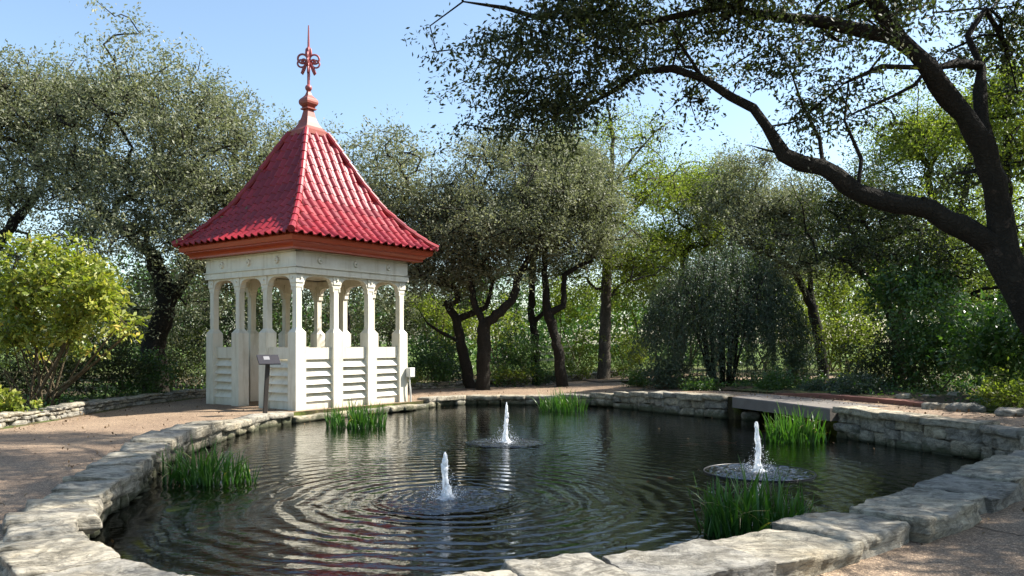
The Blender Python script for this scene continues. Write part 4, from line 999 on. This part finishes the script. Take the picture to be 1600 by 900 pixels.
tree('live_oak', 'broad live oak at the left edge of the view behind the yellow shrub', 'tree', gp(-60, 24), [trunk_line([gp(-60, 24), at(-50, 480, 24), at(-20, 400, 24)], .3, .2), trunk_line([at(-20, 400, 24), at(60, 300, 24.2), at(90, 230, 24.4)], .15, .06)],
     [E(20, 190, 25, 110, 90, 2.2), E(80, 170, 25, 80, 70, 1.8), E(-90, 220, 24, 120, 120, 2.4), E(40, 320, 24, 100, 70, 1.8, .8), E(-60, 400, 23, 90, 70, 1.8, .7), E(0, 480, 24, 60, 60, 1.5, .35)], 800, 72, .64, .112, LO, M['bark'], 22, gap=.45, group=None)
tree('live_oak', 'live oak directly behind the red roof with crown showing on both sides', 'tree', gp(530, 27.5), [trunk_line([gp(530, 27.5), at(535, 500, 27.5), at(520, 420, 27.5)], .32, .2), trunk_line([at(520, 420, 27.5), at(600, 360, 27), at(650, 330, 27)], .12, .05)],
     [E(450, 250, 28, 50, 60, 1.6), E(520, 270, 28, 75, 85, 2.0), E(600, 300, 27, 70, 80, 1.8), E(575, 235, 28, 35, 30, 1.0, .8), E(660, 335, 27, 50, 75, 1.6), E(640, 262, 27.5, 30, 35, 1.0, .6), E(480, 400, 27, 120, 60, 2.0), E(640, 420, 26.5, 60, 50, 1.5)], 780, 72, .64, .115, LO, M['bark'], 23, gap=.5)
tree('live_oak', 'live oak with slanting dark trunk just right of the gazebo', 'tree', gp(737, 26), [trunk_line([gp(737, 26), at(722, 545, 26), at(714, 500, 26), at(695, 470, 26)], .19, .13), trunk_line([at(714, 500, 26), at(760, 480, 26), at(770, 440, 26)], .1, .05), trunk_line([at(722, 535, 26), at(690, 520, 26), at(668, 505, 26)], .08, .03)],
     [E(690, 350, 26.5, 55, 65, 1.6), E(700, 420, 26, 80, 38, 1.8), E(745, 330, 26.5, 55, 60, 1.5), E(735, 255, 27, 34, 45, 1.1, .7)], 560, 80, .58, .10, LO, M['bark'], 24, gap=.4)
tree('live_oak', 'live oak whose trunk forks like a wide V behind the far wall', 'tree', gp(755, 25.2), [trunk_line([gp(755, 25.2), at(756, 550, 25.2), at(757, 508, 25.2)], .23, .2), trunk_line([at(757, 508, 25.2), at(800, 470, 25.2), at(810, 432, 25.2), at(840, 380, 25.2)], .15, .07), trunk_line([at(757, 508, 25.2), at(742, 480, 25.2), at(735, 440, 25.3), at(745, 390, 25.5)], .11, .05)],
     [E(800, 290, 25.8, 80, 72, 2.0), E(790, 240, 26.5, 50, 34, 1.3), E(850, 330, 25.5, 60, 60, 1.6), E(770, 370, 25, 85, 48, 1.8), E(850, 250, 26, 48, 34, 1.3)], 850, 80, .58, .10, LO, M['bark'], 25, gap=.45)
tree('live_oak', 'slim live oak with crossing upright stems left of the pale trunk', 'tree', gp(838, 28), [trunk_line([gp(838, 28), at(836, 530, 28), at(830, 490, 28), at(832, 420, 28), at(835, 360, 28)], .17, .08), trunk_line([at(836, 500, 28), at(850, 488, 28), at(852, 400, 28)], .10, .05)],
     [E(860, 400, 27.5, 45, 40, 1.4, .6), E(850, 300, 28, 60, 60, 1.7)], 300, 78, .6, .105, LO, M['bark'], 26, gap=.6)
tree('live_oak', 'leaning live oak with an elbow bent limb beside the pale trunk', 'tree', gp(880, 26.3), [trunk_line([gp(880, 26.3), at(872, 545, 26.3), at(857, 490, 26.3), at(852, 440, 26.3), at(850, 400, 26.4)], .20, .08), trunk_line([at(857, 488, 26.3), at(880, 478, 26.3), at(882, 430, 26.3), at(905, 415, 26.3), at(925, 408, 26.3)], .11, .04)],
     [E(900, 330, 27, 60, 70, 1.7), E(885, 380, 26.5, 60, 34, 1.5, .8), E(895, 260, 27.5, 45, 45, 1.4, .8)], 540, 78, .58, .10, LO, M['bark'], 27, gap=.55)
# tall thin tree
tree('tall_tree', 'tall pale trunked tree with sparse open crown rising above its neighbours', 'tree', gp(944, 29.5), [trunk_line([gp(944, 29.5), at(945, 520, 29.5), at(948, 430, 29.5), at(950, 350, 29.5), at(955, 280, 29.5), at(958, 215, 29.5), at(950, 165, 29.5)], .25, .035), trunk_line([at(955, 300, 29.5), at(985, 250, 29.5), at(1030, 200, 29.5)], .06, .02), trunk_line([at(950, 340, 29.5), at(915, 270, 29.5), at(900, 215, 29.5)], .06, .02), trunk_line([at(949, 360, 29.5), at(1000, 320, 29.5), at(1045, 270, 29.5)], .06, .02)],
     [E(950, 190, 29.5, 40, 35, 1.4, .6), E(1010, 210, 29.5, 55, 55, 1.6, .8), E(900, 250, 29.5, 35, 50, 1.4, .6), E(960, 300, 29.5, 75, 60, 2, 1.0), E(985, 380, 29, 70, 60, 1.8, 1.3), E(930, 420, 29, 50, 40, 1.4, 1.0), E(1030, 300, 29.5, 45, 55, 1.4, .9), E(1000, 430, 29, 60, 40, 1.6, 1.2)], 680, 48, .6, .10, M['oak_yellow'], M['bark_grey'], 28, gap=.72, hollow=2)
tree('yellow_green_tree', 'yellow green leafy tree between the tall sparse tree and the weeping bush', 'tree', gp(1055, 33), [trunk_line([gp(1055, 33), at(1060, 500, 33), at(1070, 400, 33)], .22, .12)],
     [E(1095, 300, 33, 60, 55, 2), E(1060, 350, 33, 60, 60, 2), E(1130, 350, 33, 50, 50, 1.8), E(1020, 400, 32, 60, 45, 1.7, .7)], 620, 76, .66, .11, M['oak_yellow'], M['bark'], 29, gap=.5)
tree('live_oak', 'live oak with dark slanting trunk seen right of the weeping bush', 'tree', gp(1288, 28), [trunk_line([gp(1288, 28), at(1280, 530, 28), at(1270, 480, 28), at(1240, 420, 28), at(1190, 390, 28)], .2, .09), trunk_line([at(1270, 480, 28), at(1265, 420, 28), at(1240, 370, 28)], .1, .05)],
     [E(1180, 315, 28.5, 80, 50, 2.0), E(1235, 345, 28, 55, 50, 1.6), E(1140, 370, 28, 70, 34, 1.6, .8), E(1230, 410, 27.5, 80, 32, 1.7, .7), E(1165, 275, 29, 50, 28, 1.3, .8)], 850, 76, .56, .10, LO, M['bark'], 30, gap=.52)
tree('backlit_tree', 'dense dark leafy tree behind the lower arching limb', 'tree', gp(1405, 22), [trunk_line([gp(1405, 22), at(1400, 520, 22), at(1380, 460, 22), at(1330, 410, 22)], .16, .09), trunk_line([at(1400, 520, 22), at(1430, 430, 22), at(1440, 360, 22)], .12, .05)],
     [E(1330, 400, 22, 55, 45, 1.6), E(1400, 380, 22, 70, 60, 1.8), E(1340, 320, 22.5, 50, 45, 1.3, .8), E(1470, 430, 21, 60, 55, 1.5)], 420, 74, .48, .095, M['oak_dark'], M['bark'], 31, gap=.6)
tree('backlit_tree', 'sunlit yellow green tree filling the space between the two big limbs', 'tree', gp(1480, 27), [trunk_line([gp(1480, 27), at(1475, 480, 27), at(1470, 380, 27), at(1450, 280, 27)], .2, .1), trunk_line([at(1470, 380, 27), at(1510, 300, 27), at(1520, 220, 27)], .1, .04)],
     [E(1400, 250, 27, 80, 70, 2), E(1470, 200, 27, 80, 80, 2), E(1500, 320, 27, 80, 60, 2), E(1380, 340, 26.5, 60, 40, 1.6, .8), E(1560, 220, 27, 60, 90, 2)], 560, 66, .6, .11, M['oak_yellow'], M['bark'], 32, gap=.68)
tree('backlit_tree', 'tall green tree with upright trunks at the right edge of the view', 'tree', gp(1570, 20), [trunk_line([gp(1570, 20), at(1568, 450, 20), at(1572, 330, 20), at(1575, 180, 20), at(1570, 80, 20)], .16, .06), trunk_line([at(1568, 450, 20), at(1620, 350, 20), at(1650, 200, 20)], .12, .05)],
     [E(1580, 120, 20, 70, 80, 1.6), E(1590, 280, 20, 60, 80, 1.6), E(1640, 200, 19, 90, 120, 2), E(1570, 430, 19, 60, 60, 1.4), E(1520, 60, 20, 60, 60, 1.3, .6)], 460, 70, .5, .095, M['oak_yellow'], M['bark'], 33, gap=.64)
# unseen oaks past the right edge, added to throw shade on the near bank
tree('shade_oak', 'wide unseen oak added past the right edge to shade the near path', 'tree', (13.5, 11.5, .3), [trunk_line([(13.5, 11.5, .3), (13.3, 11.4, 2.5), (12.8, 11.0, 4.5)], .3, .2), trunk_line([(12.8, 11, 4.5), (10.5, 10.5, 6.5)], .15, .06)],
     [(13, 11.5, 7.0, 3.2, 3.0, 2.2), (11.0, 9.5, 7.2, 2.2, 2.4, 1.5), (15, 9, 6.5, 3, 3, 2.2)], 520, 60, .75, .15, M['oak_dark'], M['bark'], 34, gap=.5)
tree('shade_oak', 'second unseen oak added past the right edge for shade, nearer the camera', 'tree', (12.5, 5.0, .3), [trunk_line([(12.5, 5.0, .3), (12.3, 5.2, 2.4), (11.8, 5.4, 4.4)], .28, .18)],
     [(11.8, 5.6, 6.4, 3.0, 2.8, 2.0), (9.2, 4.2, 6.6, 1.9, 2.0, 1.2), (14, 6.8, 6, 2.4, 2.4, 2)], 430, 60, .75, .15, M['oak_dark'], M['bark'], 35, gap=.5)

# ---------------------------------------------------------------- shrubs
def shrub(name, label, cat, base, ells, ncl, per, size, leaf, lmat, bmat, seed, nst=7, gap=.3, group=None, asp=.5, droop=0, twig=.006, spread=.5, flat=.75):
    rn = np.random.RandomState(seed); base = np.array(base, dtype=float)
    cl = sample_ell(ells, ncl, rn, 1.2, gap, .9, seed); cl[:, 2] = np.maximum(cl[:, 2], base[2] + .08)
    top = max(e[2] for e in ells); fixed = []
    for i in range(nst):
        a = rn.uniform(0, 6.28); q = base + np.array([math.cos(a), math.sin(a), 0]) * spread * rn.uniform(.3, 1.); e = ells[rn.randint(len(ells))]
        tp = np.array(e[:3]) + rn.normal(0, .25, 3) * np.array(e[3:6]); mid = (q + tp) / 2 + rn.normal(0, .06, 3) * np.linalg.norm(tp - q)
        r0 = .006 + .008 * np.linalg.norm(tp - q)
        if i == 0: fixed.append([(tuple(base), r0), (tuple(mid), r0 * .7), (tuple(tp), r0 * .35)])
        else: fixed.append([(tuple(base + [0, 0, .02]), r0), (tuple(q + [0, 0, .1]), r0), (tuple(mid), r0 * .7), (tuple(tp), r0 * .35)])
    A, Pn, r = grow(fixed, cl, rn, twig)
    t = thing(name, label, cat, tuple(base), 0, group); branch_mesh('stems', A, Pn, r, bmat, t, base)
    V, Q, T = leaf_cloud(cl, rn.uniform(.7, 1.3, len(cl)) * size, per, leaf, rn, droop, asp, flat=flat)
    mesh_np('foliage', V - base, Q, lmat, t, tint=T); return t
shrub('yellow_shrub', 'tall lime and yellow leaved shrub with red tinged leaves behind the left wall', 'shrub', gp(60, 17.8),
      [E(90, 410, 16.8, 80, 40, .9), E(150, 455, 16.5, 85, 45, .9), E(40, 455, 17, 60, 45, .9), E(205, 490, 16.3, 48, 25, .6, .9), E(20, 520, 16.8, 55, 40, .8, .8), E(110, 510, 16.8, 90, 40, .9, .6), E(60, 385, 17, 40, 25, .6, .8), E(-40, 500, 17, 50, 60, .8, .6)], 300, 34, .30, .15, M['lime_leaf'], M['stem'], 51, 18, .75, asp=.42, droop=.15, flat=.35, spread=.55)
shrub('low_plant', 'bright lime leafed plant at the foot of the left wall edge', 'plant', gp(10, 15.0), [E(12, 628, 15.0, 22, 14, .35), E(-20, 625, 15.0, 24, 18, .4), E(42, 632, 15.2, 16, 8, .25, .6)], 50, 22, .13, .10, M['lime_leaf'], M['stem'], 52, 6, .2, asp=.7, spread=.3)
U_ = []
def us(px, py, Y, rx, rz, ry, mat, label, ncl, leaf=.09, per=48, size=.4, name='understory_shrub'):
    t = shrub(name, label, 'shrub', gp(px, Y), [E(px, py, Y, rx, rz, ry), E(px - rx * .5, py + rz * .35, Y, rx * .55, rz * .7, ry * .8), E(px + rx * .55, py + rz * .3, Y, rx * .5, rz * .7, ry * .8)], ncl, per, size, leaf, M[mat], M['stem'], 500 + int(px) % 997, 6, .4, 'shrubs growing under the oaks')
    return t
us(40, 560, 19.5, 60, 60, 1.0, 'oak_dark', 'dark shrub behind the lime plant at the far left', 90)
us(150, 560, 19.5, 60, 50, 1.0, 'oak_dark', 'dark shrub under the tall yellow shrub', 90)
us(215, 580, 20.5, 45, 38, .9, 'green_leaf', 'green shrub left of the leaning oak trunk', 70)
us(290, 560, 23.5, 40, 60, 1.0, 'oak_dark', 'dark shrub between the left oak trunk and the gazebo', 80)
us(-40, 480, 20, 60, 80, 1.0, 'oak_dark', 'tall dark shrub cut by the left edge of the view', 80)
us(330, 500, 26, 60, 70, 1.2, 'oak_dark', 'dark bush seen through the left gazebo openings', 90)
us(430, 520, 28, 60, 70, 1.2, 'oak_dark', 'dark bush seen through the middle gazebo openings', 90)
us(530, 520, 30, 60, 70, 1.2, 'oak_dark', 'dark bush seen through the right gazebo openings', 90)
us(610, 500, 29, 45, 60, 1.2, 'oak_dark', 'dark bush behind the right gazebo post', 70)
us(665, 560, 26.2, 40, 42, .9, 'green_leaf', 'bright green bush next to the right gazebo corner', 110)
us(700, 570, 27.5, 30, 30, .8, 'blue_leaf', 'grey green bush behind the slanting trunk', 60)
us(812, 552, 27.2, 45, 48, 1.0, 'green_leaf', 'green bush between the forked oak and the elbow oak', 120)
us(790, 585, 26.9, 34, 14, .5, 'oak_yellow', 'low yellow green bush against the far wall', 40, .07, 40, .25)
us(858, 584, 27.6, 22, 14, .4, 'blue_leaf', 'small pale grey bush on top of the far wall', 36, .06, 50, .22)
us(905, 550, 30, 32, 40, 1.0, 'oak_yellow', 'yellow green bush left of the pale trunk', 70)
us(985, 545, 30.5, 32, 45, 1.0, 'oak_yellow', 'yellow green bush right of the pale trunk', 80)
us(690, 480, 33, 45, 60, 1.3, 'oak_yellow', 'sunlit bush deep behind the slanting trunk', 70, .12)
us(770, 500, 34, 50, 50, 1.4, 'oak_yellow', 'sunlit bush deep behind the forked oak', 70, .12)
us(640, 590, 25.6, 20, 12, .4, 'lime_leaf', 'tiny lime plant behind the wall by the gazebo corner', 24, .07, 30, .2)
us(1330, 520, 24, 40, 70, 1.2, 'oak_yellow', 'yellow green bush right of the weeping bush', 110, .09)
us(1400, 560, 19, 70, 55, 1.2, 'oak_dark', 'wide dark bush behind the red curb', 170, .08)
us(1480, 520, 18, 70, 70, 1.2, 'green_leaf', 'tall green bush below the lower arching limb', 190, .10)
us(1560, 540, 16, 55, 70, 1.1, 'green_leaf', 'large leaved green bush at the right edge', 130, .13, 36, .4)
us(1580, 610, 13.8, 40, 26, .6, 'oak_yellow', 'low yellow green shrub beside the boulder at the right edge', 60, .07, 36, .22)
us(1640, 480, 15, 60, 100, 1.2, 'green_leaf', 'tall bush past the right edge of the view', 130, .11)
us(1420, 450, 20, 60, 45, 1.1, 'green_leaf', 'sunlit broad leaved bush under the fork of the arching limb', 130, .12, 36)
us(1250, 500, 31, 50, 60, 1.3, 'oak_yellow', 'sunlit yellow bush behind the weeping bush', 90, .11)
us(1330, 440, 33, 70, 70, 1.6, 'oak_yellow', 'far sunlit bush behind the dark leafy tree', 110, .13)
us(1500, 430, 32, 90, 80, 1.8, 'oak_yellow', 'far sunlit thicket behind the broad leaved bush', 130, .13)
us(1130, 470, 33, 60, 60, 1.4, 'oak_dark', 'dark bush directly behind the weeping bush', 80, .12)
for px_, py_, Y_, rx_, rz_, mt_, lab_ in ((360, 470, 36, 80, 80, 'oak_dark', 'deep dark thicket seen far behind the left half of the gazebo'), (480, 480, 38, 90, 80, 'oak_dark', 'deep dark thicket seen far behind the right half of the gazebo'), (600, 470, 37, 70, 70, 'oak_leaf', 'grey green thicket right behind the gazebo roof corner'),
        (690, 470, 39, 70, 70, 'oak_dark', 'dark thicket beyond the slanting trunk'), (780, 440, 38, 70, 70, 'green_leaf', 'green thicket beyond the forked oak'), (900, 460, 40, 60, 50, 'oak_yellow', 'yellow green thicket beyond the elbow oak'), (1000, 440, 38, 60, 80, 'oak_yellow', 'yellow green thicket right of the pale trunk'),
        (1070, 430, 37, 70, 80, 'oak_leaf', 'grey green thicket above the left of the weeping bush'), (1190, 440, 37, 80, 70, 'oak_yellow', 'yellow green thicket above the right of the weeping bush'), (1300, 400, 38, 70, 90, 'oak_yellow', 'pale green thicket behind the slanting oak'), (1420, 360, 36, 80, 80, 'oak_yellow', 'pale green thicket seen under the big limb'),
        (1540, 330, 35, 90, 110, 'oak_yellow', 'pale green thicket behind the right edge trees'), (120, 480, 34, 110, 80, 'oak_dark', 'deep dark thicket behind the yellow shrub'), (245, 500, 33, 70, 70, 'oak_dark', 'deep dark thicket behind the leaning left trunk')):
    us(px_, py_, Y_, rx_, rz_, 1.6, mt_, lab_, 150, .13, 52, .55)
us(1030, 500, 27, 22, 60, .8, 'blue_leaf', 'thin grey green bush at the left side of the weeping bush', 60, .07)

# the weeping bush: arching canes with hanging strands
rn = np.random.RandomState(77); wb = np.array([ (1130 - 800) / F * 23.0, 23.0, .42]); cls = []; mbw = MB()
wt = thing('weeping_bush', 'large dark green weeping bush with drooping strands in the planting bed', 'bush', tuple(wb))
for q in range(430):
    a = rn.uniform(0, 6.283); R_ = 2.25 * math.sqrt(rn.random_sample()); x, y = R_ * math.cos(a) * 1.05, R_ * math.sin(a) * .85; top = 3.75 * math.sqrt(max(.05, 1 - (R_ / 2.55) ** 2)) * rn.uniform(.8, 1.06) + .25
    L = top * rn.uniform(.35, .95); dx, dy = x * .16 + rn.normal(0, .06), y * .16 + rn.normal(0, .06)
    pts = [(x * .75, y * .75, top - .25), (x * .9, y * .9, top)] + [(x + dx * t, y + dy * t, top - L * t ** 1.25) for t in (.25, .5, .75, 1)]
    mbw.tube(pts, [.008, .007, .006, .005, .004, .002], 3, cap=False)
    for t in np.linspace(0, 1, max(4, int(L / .11))): cls.append((x + dx * t, y + dy * t, max(.1, top - L * t ** 1.25)))
for q in range(14):
    a = rn.uniform(0, 6.28); R_ = rn.uniform(.6, 1.9); mbw.tube([(.3 * math.cos(a), .3 * math.sin(a), -.1), (R_ * .5 * math.cos(a), R_ * .5 * math.sin(a), 1.6), (R_ * math.cos(a), R_ * .8 * math.sin(a), 3.1)], [.04, .03, .012], 6)
cls = np.array(cls); mesh_np('stems', mbw.v, mbw.f, M['bark'], wt, smooth=True)
V, Q, T = leaf_cloud(cls, np.full(len(cls), .12), 15, .065, rn, .3, .34, twigs=4, hang=.8); mesh_np('foliage', V, Q, M['blue_leaf'], wt, tint=T)
# bed shrubs in front of it
for px, py, Y, rx, rz, mt, lab in ((1045, 580, 22.5, 42, 30, 'blue_leaf', 'loose green shrub at the left foot of the weeping bush'), (1000, 588, 24.5, 18, 20, 'green_leaf', 'small shrub at the pointed end of the planting bed'), (1100, 603, 20.6, 40, 11, 'green_leaf', 'low leafy plants under the front of the weeping bush'),
                                   (1215, 595, 19.6, 30, 20, 'green_leaf', 'upright leafy shrub at the right foot of the weeping bush'), (1290, 605, 18.8, 38, 14, 'blue_leaf', 'low bluish ferns beside the red curb'), (1250, 560, 22, 24, 40, 'blue_leaf', 'slender shrub at the right side of the weeping bush'), (1340, 602, 17.4, 34, 14, 'blue_leaf', 'spiky bluish plant behind the red curb')):
    shrub('bed_shrub', lab, 'shrub', gp(px, Y), [E(px, py, Y, rx, rz, .55), E(px - rx * .4, py + rz * .3, Y, rx * .6, rz * .7, .5)], int(30 + rx * rz * .07), 34, .20, .07, M[mt], M['stem'], 700 + px, 6, .25, 'shrubs in the planting bed', spread=.3)

# ---------------------------------------------------------------- bed soil, far path, curbs, boulders, fences
def sheet(name, poly, dz, mat, step=.35, rough=.0):
    bm = bmesh.new(); P = [(x, y) for x, y in poly]
    xs = [p[0] for p in P]; ys = [p[1] for p in P]
    f = bm.faces.new([bm.verts.new((x, y, 0)) for x, y in P])
    for ax, lo, hi in ((0, min(xs), max(xs)), (1, min(ys), max(ys))):
        q = lo + step
        while q < hi:
            co = [0, 0, 0]; no = [0, 0, 0]; co[ax] = q; no[ax] = 1
            bmesh.ops.bisect_plane(bm, geom=bm.verts[:] + bm.edges[:] + bm.faces[:], plane_co=co, plane_no=no); q += step
    bound = {v for e in bm.edges if e.is_boundary for v in e.verts}
    X = np.array([v.co[:] for v in bm.verts]); Z = zg(X[:, 0], X[:, 1]) + dz
    if rough: Z = Z + rough * (fbm(X * 1.7, 6) * .5 + .6) * np.array([0.0 if v in bound else 1.0 for v in bm.verts])
    for v, z in zip(bm.verts, Z): v.co.z = z
    bmesh.ops.recalc_face_normals(bm, faces=bm.faces[:])
    if sum(f.normal.z for f in bm.faces) < 0: bmesh.ops.reverse_faces(bm, faces=bm.faces[:])
    me = bpy.data.meshes.new(name); bm.to_mesh(me); bm.free(); me.materials.append(mat)
    o = bpy.data.objects.new(name, me); COL.objects.link(o); me.polygons.foreach_set('use_smooth', np.ones(len(me.polygons), dtype=bool)); return o
o = sheet('planting_bed', [(3.95, 25.6), (4.2, 23.0), (5.05, 20.75), (6.1, 18.85), (7.35, 16.1), (8.35, 13.3), (9.45, 10.6), (16, 10.6), (22, 18), (24, 26.5), (12, 27), (6, 26.6)], .03, M['ground'], .5, .10); tag(o, kind='structure')
o = sheet('far_path', [(3.0, 27.6), (6, 27.3), (12, 27.8), (26, 27.5), (26, 30.2), (12, 30.8), (6, 30.6), (2.6, 29.7)], .035, M['path'], 1.0); tag(o, kind='structure')
def edge_strip(name, pts, wid, h, mat, label, cat):
    P = np.array(pts); m_ = MB()
    vs = []; n = len(P)
    for i in range(n):
        a = P[max(0, i - 1)]; b = P[min(n - 1, i + 1)]; t = (b - a) / np.linalg.norm(b - a); nn = np.array([-t[1], t[0]]); p0 = P[i]; p1 = P[i] + nn * wid; z = float(zg(*P[i]))
        fade = min(1, min(i, n - 1 - i) / 2.0) * .9 + .1
        vs += [(p0[0], p0[1], z - .05), (p0[0], p0[1], z + h * fade), (p1[0], p1[1], z + h * fade), (p1[0], p1[1], z - .05)]
    fs = [[i * 4 + j, i * 4 + (j + 1) % 4, (i + 1) * 4 + (j + 1) % 4, (i + 1) * 4 + j] for i in range(n - 1) for j in range(4)] + [[0, 1, 2, 3], [(n - 1) * 4 + j for j in (3, 2, 1, 0)]]
    o = mesh_np(name, vs, fs, mat); tag(o, label, cat); return o
sp_ = [(6.0, 18.7), (6.3, 18.1), (6.6, 17.4), (6.95, 16.6), (7.25, 15.9), (7.5, 15.2), (7.75, 14.5), (7.95, 13.9)]
edge_strip('raised_curb', sp_[::-1], -.35, .09, M['red_curb'], 'raised reddish curb between the path and the planting bed', 'curb')
for k, (px, Y, sx, sz, lab) in enumerate([(1465, 14.4, .55, .14, 'long flat rock where the red curb ends'), (1510, 13.9, .7, .16, 'long dark weathered log of rock edging the path'), (1415, 16.0, .28, .22, 'pale boulder beside the red curb under the bushes'), (1455, 16.2, .30, .16, 'flat pale stone between two boulders in the bed'),
                                          (1490, 16.4, .36, .20, 'square pale stone in the middle of the bed edge'), (1553, 14.4, .24, .26, 'rounded grey boulder nearest the right edge'), (1580, 12.9, .45, .12, 'low rock among dry leaves at the right edge')]):
    x, y, z = gp(px, Y); sx *= .8; sz *= .62
    C = [(x + a * sx * .55, y + b * sx * .35, z + .02 + (c + 1) * .5 * (sz + .08)) for c in (-1, 1) for b in (-1, 1) for a in (-1, 1)]
    o = stone('boulder', C, (8, 6, 5), .06, None, M['dry_stone'], 900 + k, 3.5, 3.0, .02); tag(o, lab, 'rock', 'rocks along the planting bed')
# low iron fence in the bed
fn = thing('iron_fence', 'low black iron fence with thin pickets inside the planting bed', 'fence', gp(1070, 25))
fb = np.array(fn.location); f0 = np.array([(1062 - 800) / F * 25, 25.0]); f1 = np.array([(1215 - 800) / F * 25.4, 25.4]); zz0 = float(zg(*f0))
for zr in (.12, .62):
    b_ = MB(); b_.tube([(*f0, zz0 + zr), (*f1, zz0 + zr)], .012, 6); o = b_.build('rail', M['iron'], fn); o.location = tuple(-fb)
b_ = MB(); b_.tube([(0, 0, 0), (0, 0, .72)], .010, 5); pk = b_.build('picket', M['iron'], fn); first = True
for q in range(23):
    p = f0 + (f1 - f0) * q / 22; l_ = (p[0] - fb[0], p[1] - fb[1], zz0 - fb[2])
    if first: pk.location = l_; first = False
    else: copy_of(pk, 'picket', fn, l_)
# far white board fence
wf = thing('wooden_fence', 'small weathered rail fence far away left of the pale trunk', 'fence', gp(868, 44)); wb_ = np.array(wf.location)
for zr in (.45, .8, 1.15):
    b_ = MB(); b_.box(-1.1, 1.1, -.03, .03, zr, zr + .14); b_.build('rail', M['old_wood'], wf)
for q in (-1.0, 0, 1.0):
    b_ = MB(); b_.box(q - .06, q + .06, .032, .14, 0, 1.35); b_.build('post', M['old_wood'], wf)

# far woods and ground foliage: nobody could count these
def scatter_foliage(name, cl, size, per, leaf, mat, seed, label=None, asp=.5, upb=.7):
    rn = np.random.RandomState(seed); V, Q, T = leaf_cloud(cl, rn.uniform(.7, 1.3, len(cl)) * size, per, leaf, rn, 0, asp, upb=upb)
    o = mesh_np(name, V, Q, mat, None, tint=T); tag(o, label, kind='stuff'); return o
rn = np.random.RandomState(5); n = 1800; a = rn.uniform(-.75, .80, n); d = rn.uniform(46, 62, n); x = a * d; 
hmax = 3.0 + 2.6 * (vnoise(np.stack([x * .11, d * 0, d * 0], 1), 41) * .5 + .5) + 2.5 * (np.abs(a) > .3); z = .5 + rn.random_sample(n) ** .8 * hmax
scatter_foliage('distant_woods', np.stack([x, d, z], 1), 1.1, 38, .30, M['green_leaf'], 61, 'hazy yellow green woods far behind the oaks')
# ground cover: behind the walls and in the bed
pts = []
for px0, px1, y0, y1, n in ((-100, 330, 16, 28, 420), (300, 1000, 27.5, 44, 700), (980, 1650, 19, 27, 650), (1330, 1650, 14.3, 20, 260)):
    Y = rn.uniform(y0, y1, n); px = rn.uniform(px0, px1, n); X = (px - 800) / F * Y
    for xx, yy in zip(X, Y):
        th = math.atan2(yy - CY, xx - CX); r_ = math.hypot(xx - CX, yy - CY)
        if r_ > float(rout(np.array([th]))[0]) + .6 and not (27 < yy < 31.5 and xx > 2): pts.append((xx, yy, float(zg(xx, yy)) + rn.uniform(.03, .18)))
scatter_foliage('ground_cover', np.array(pts), .30, 20, .085, M['green_leaf'], 62, 'low green plants covering the ground under the trees')
pts = []
for q in range(3200):
    th = rn.uniform(-math.pi, math.pi); R_ = float(rout(np.array([th]))[0]); k = rn.random_sample(); r_ = R_ - abs(rn.normal(0, .35)) if k < .4 else R_ + rn.uniform(0, 3)
    if k > .72: ri_ = float(np.interp(th, TH, R0)) + .55; r_ = ri_ + max(0.05, R_ - ri_) * rn.random_sample() ** 1.6
    x, y = CX + r_ * math.cos(th), CY + r_ * math.sin(th)
    if y < 3: continue
    pts.append((x, y, float(zg(x, y)) + .012 + (.035 if r_ > R_ else 0)))
scatter_foliage('fallen_leaves', np.array(pts) * np.array([1, 1, 1]), .0, 1, .06, M['litter'], 63, 'dry brown leaves lying along the path edges', upb=6)
pts = []
for q in range(150):
    th = rn.uniform(-math.pi, math.pi); R_ = float(np.interp(th, TH, R0)); k = rn.random_sample(); r_ = R_ - .08 - abs(rn.normal(0, .5)) if k < .75 else R_ * rn.random_sample() ** .5
    pts.append((CX + r_ * math.cos(th), CY + r_ * math.sin(th), .004))
scatter_foliage('floating_leaves', np.array(pts), .0, 1, .05, M['litter'], 64, 'small dry leaves floating on the pond near its edge', upb=14)
print('tris', sum(len(o.data.polygons) * 2 for o in bpy.data.objects if o.type == 'MESH'), 'objects', len(bpy.data.objects))
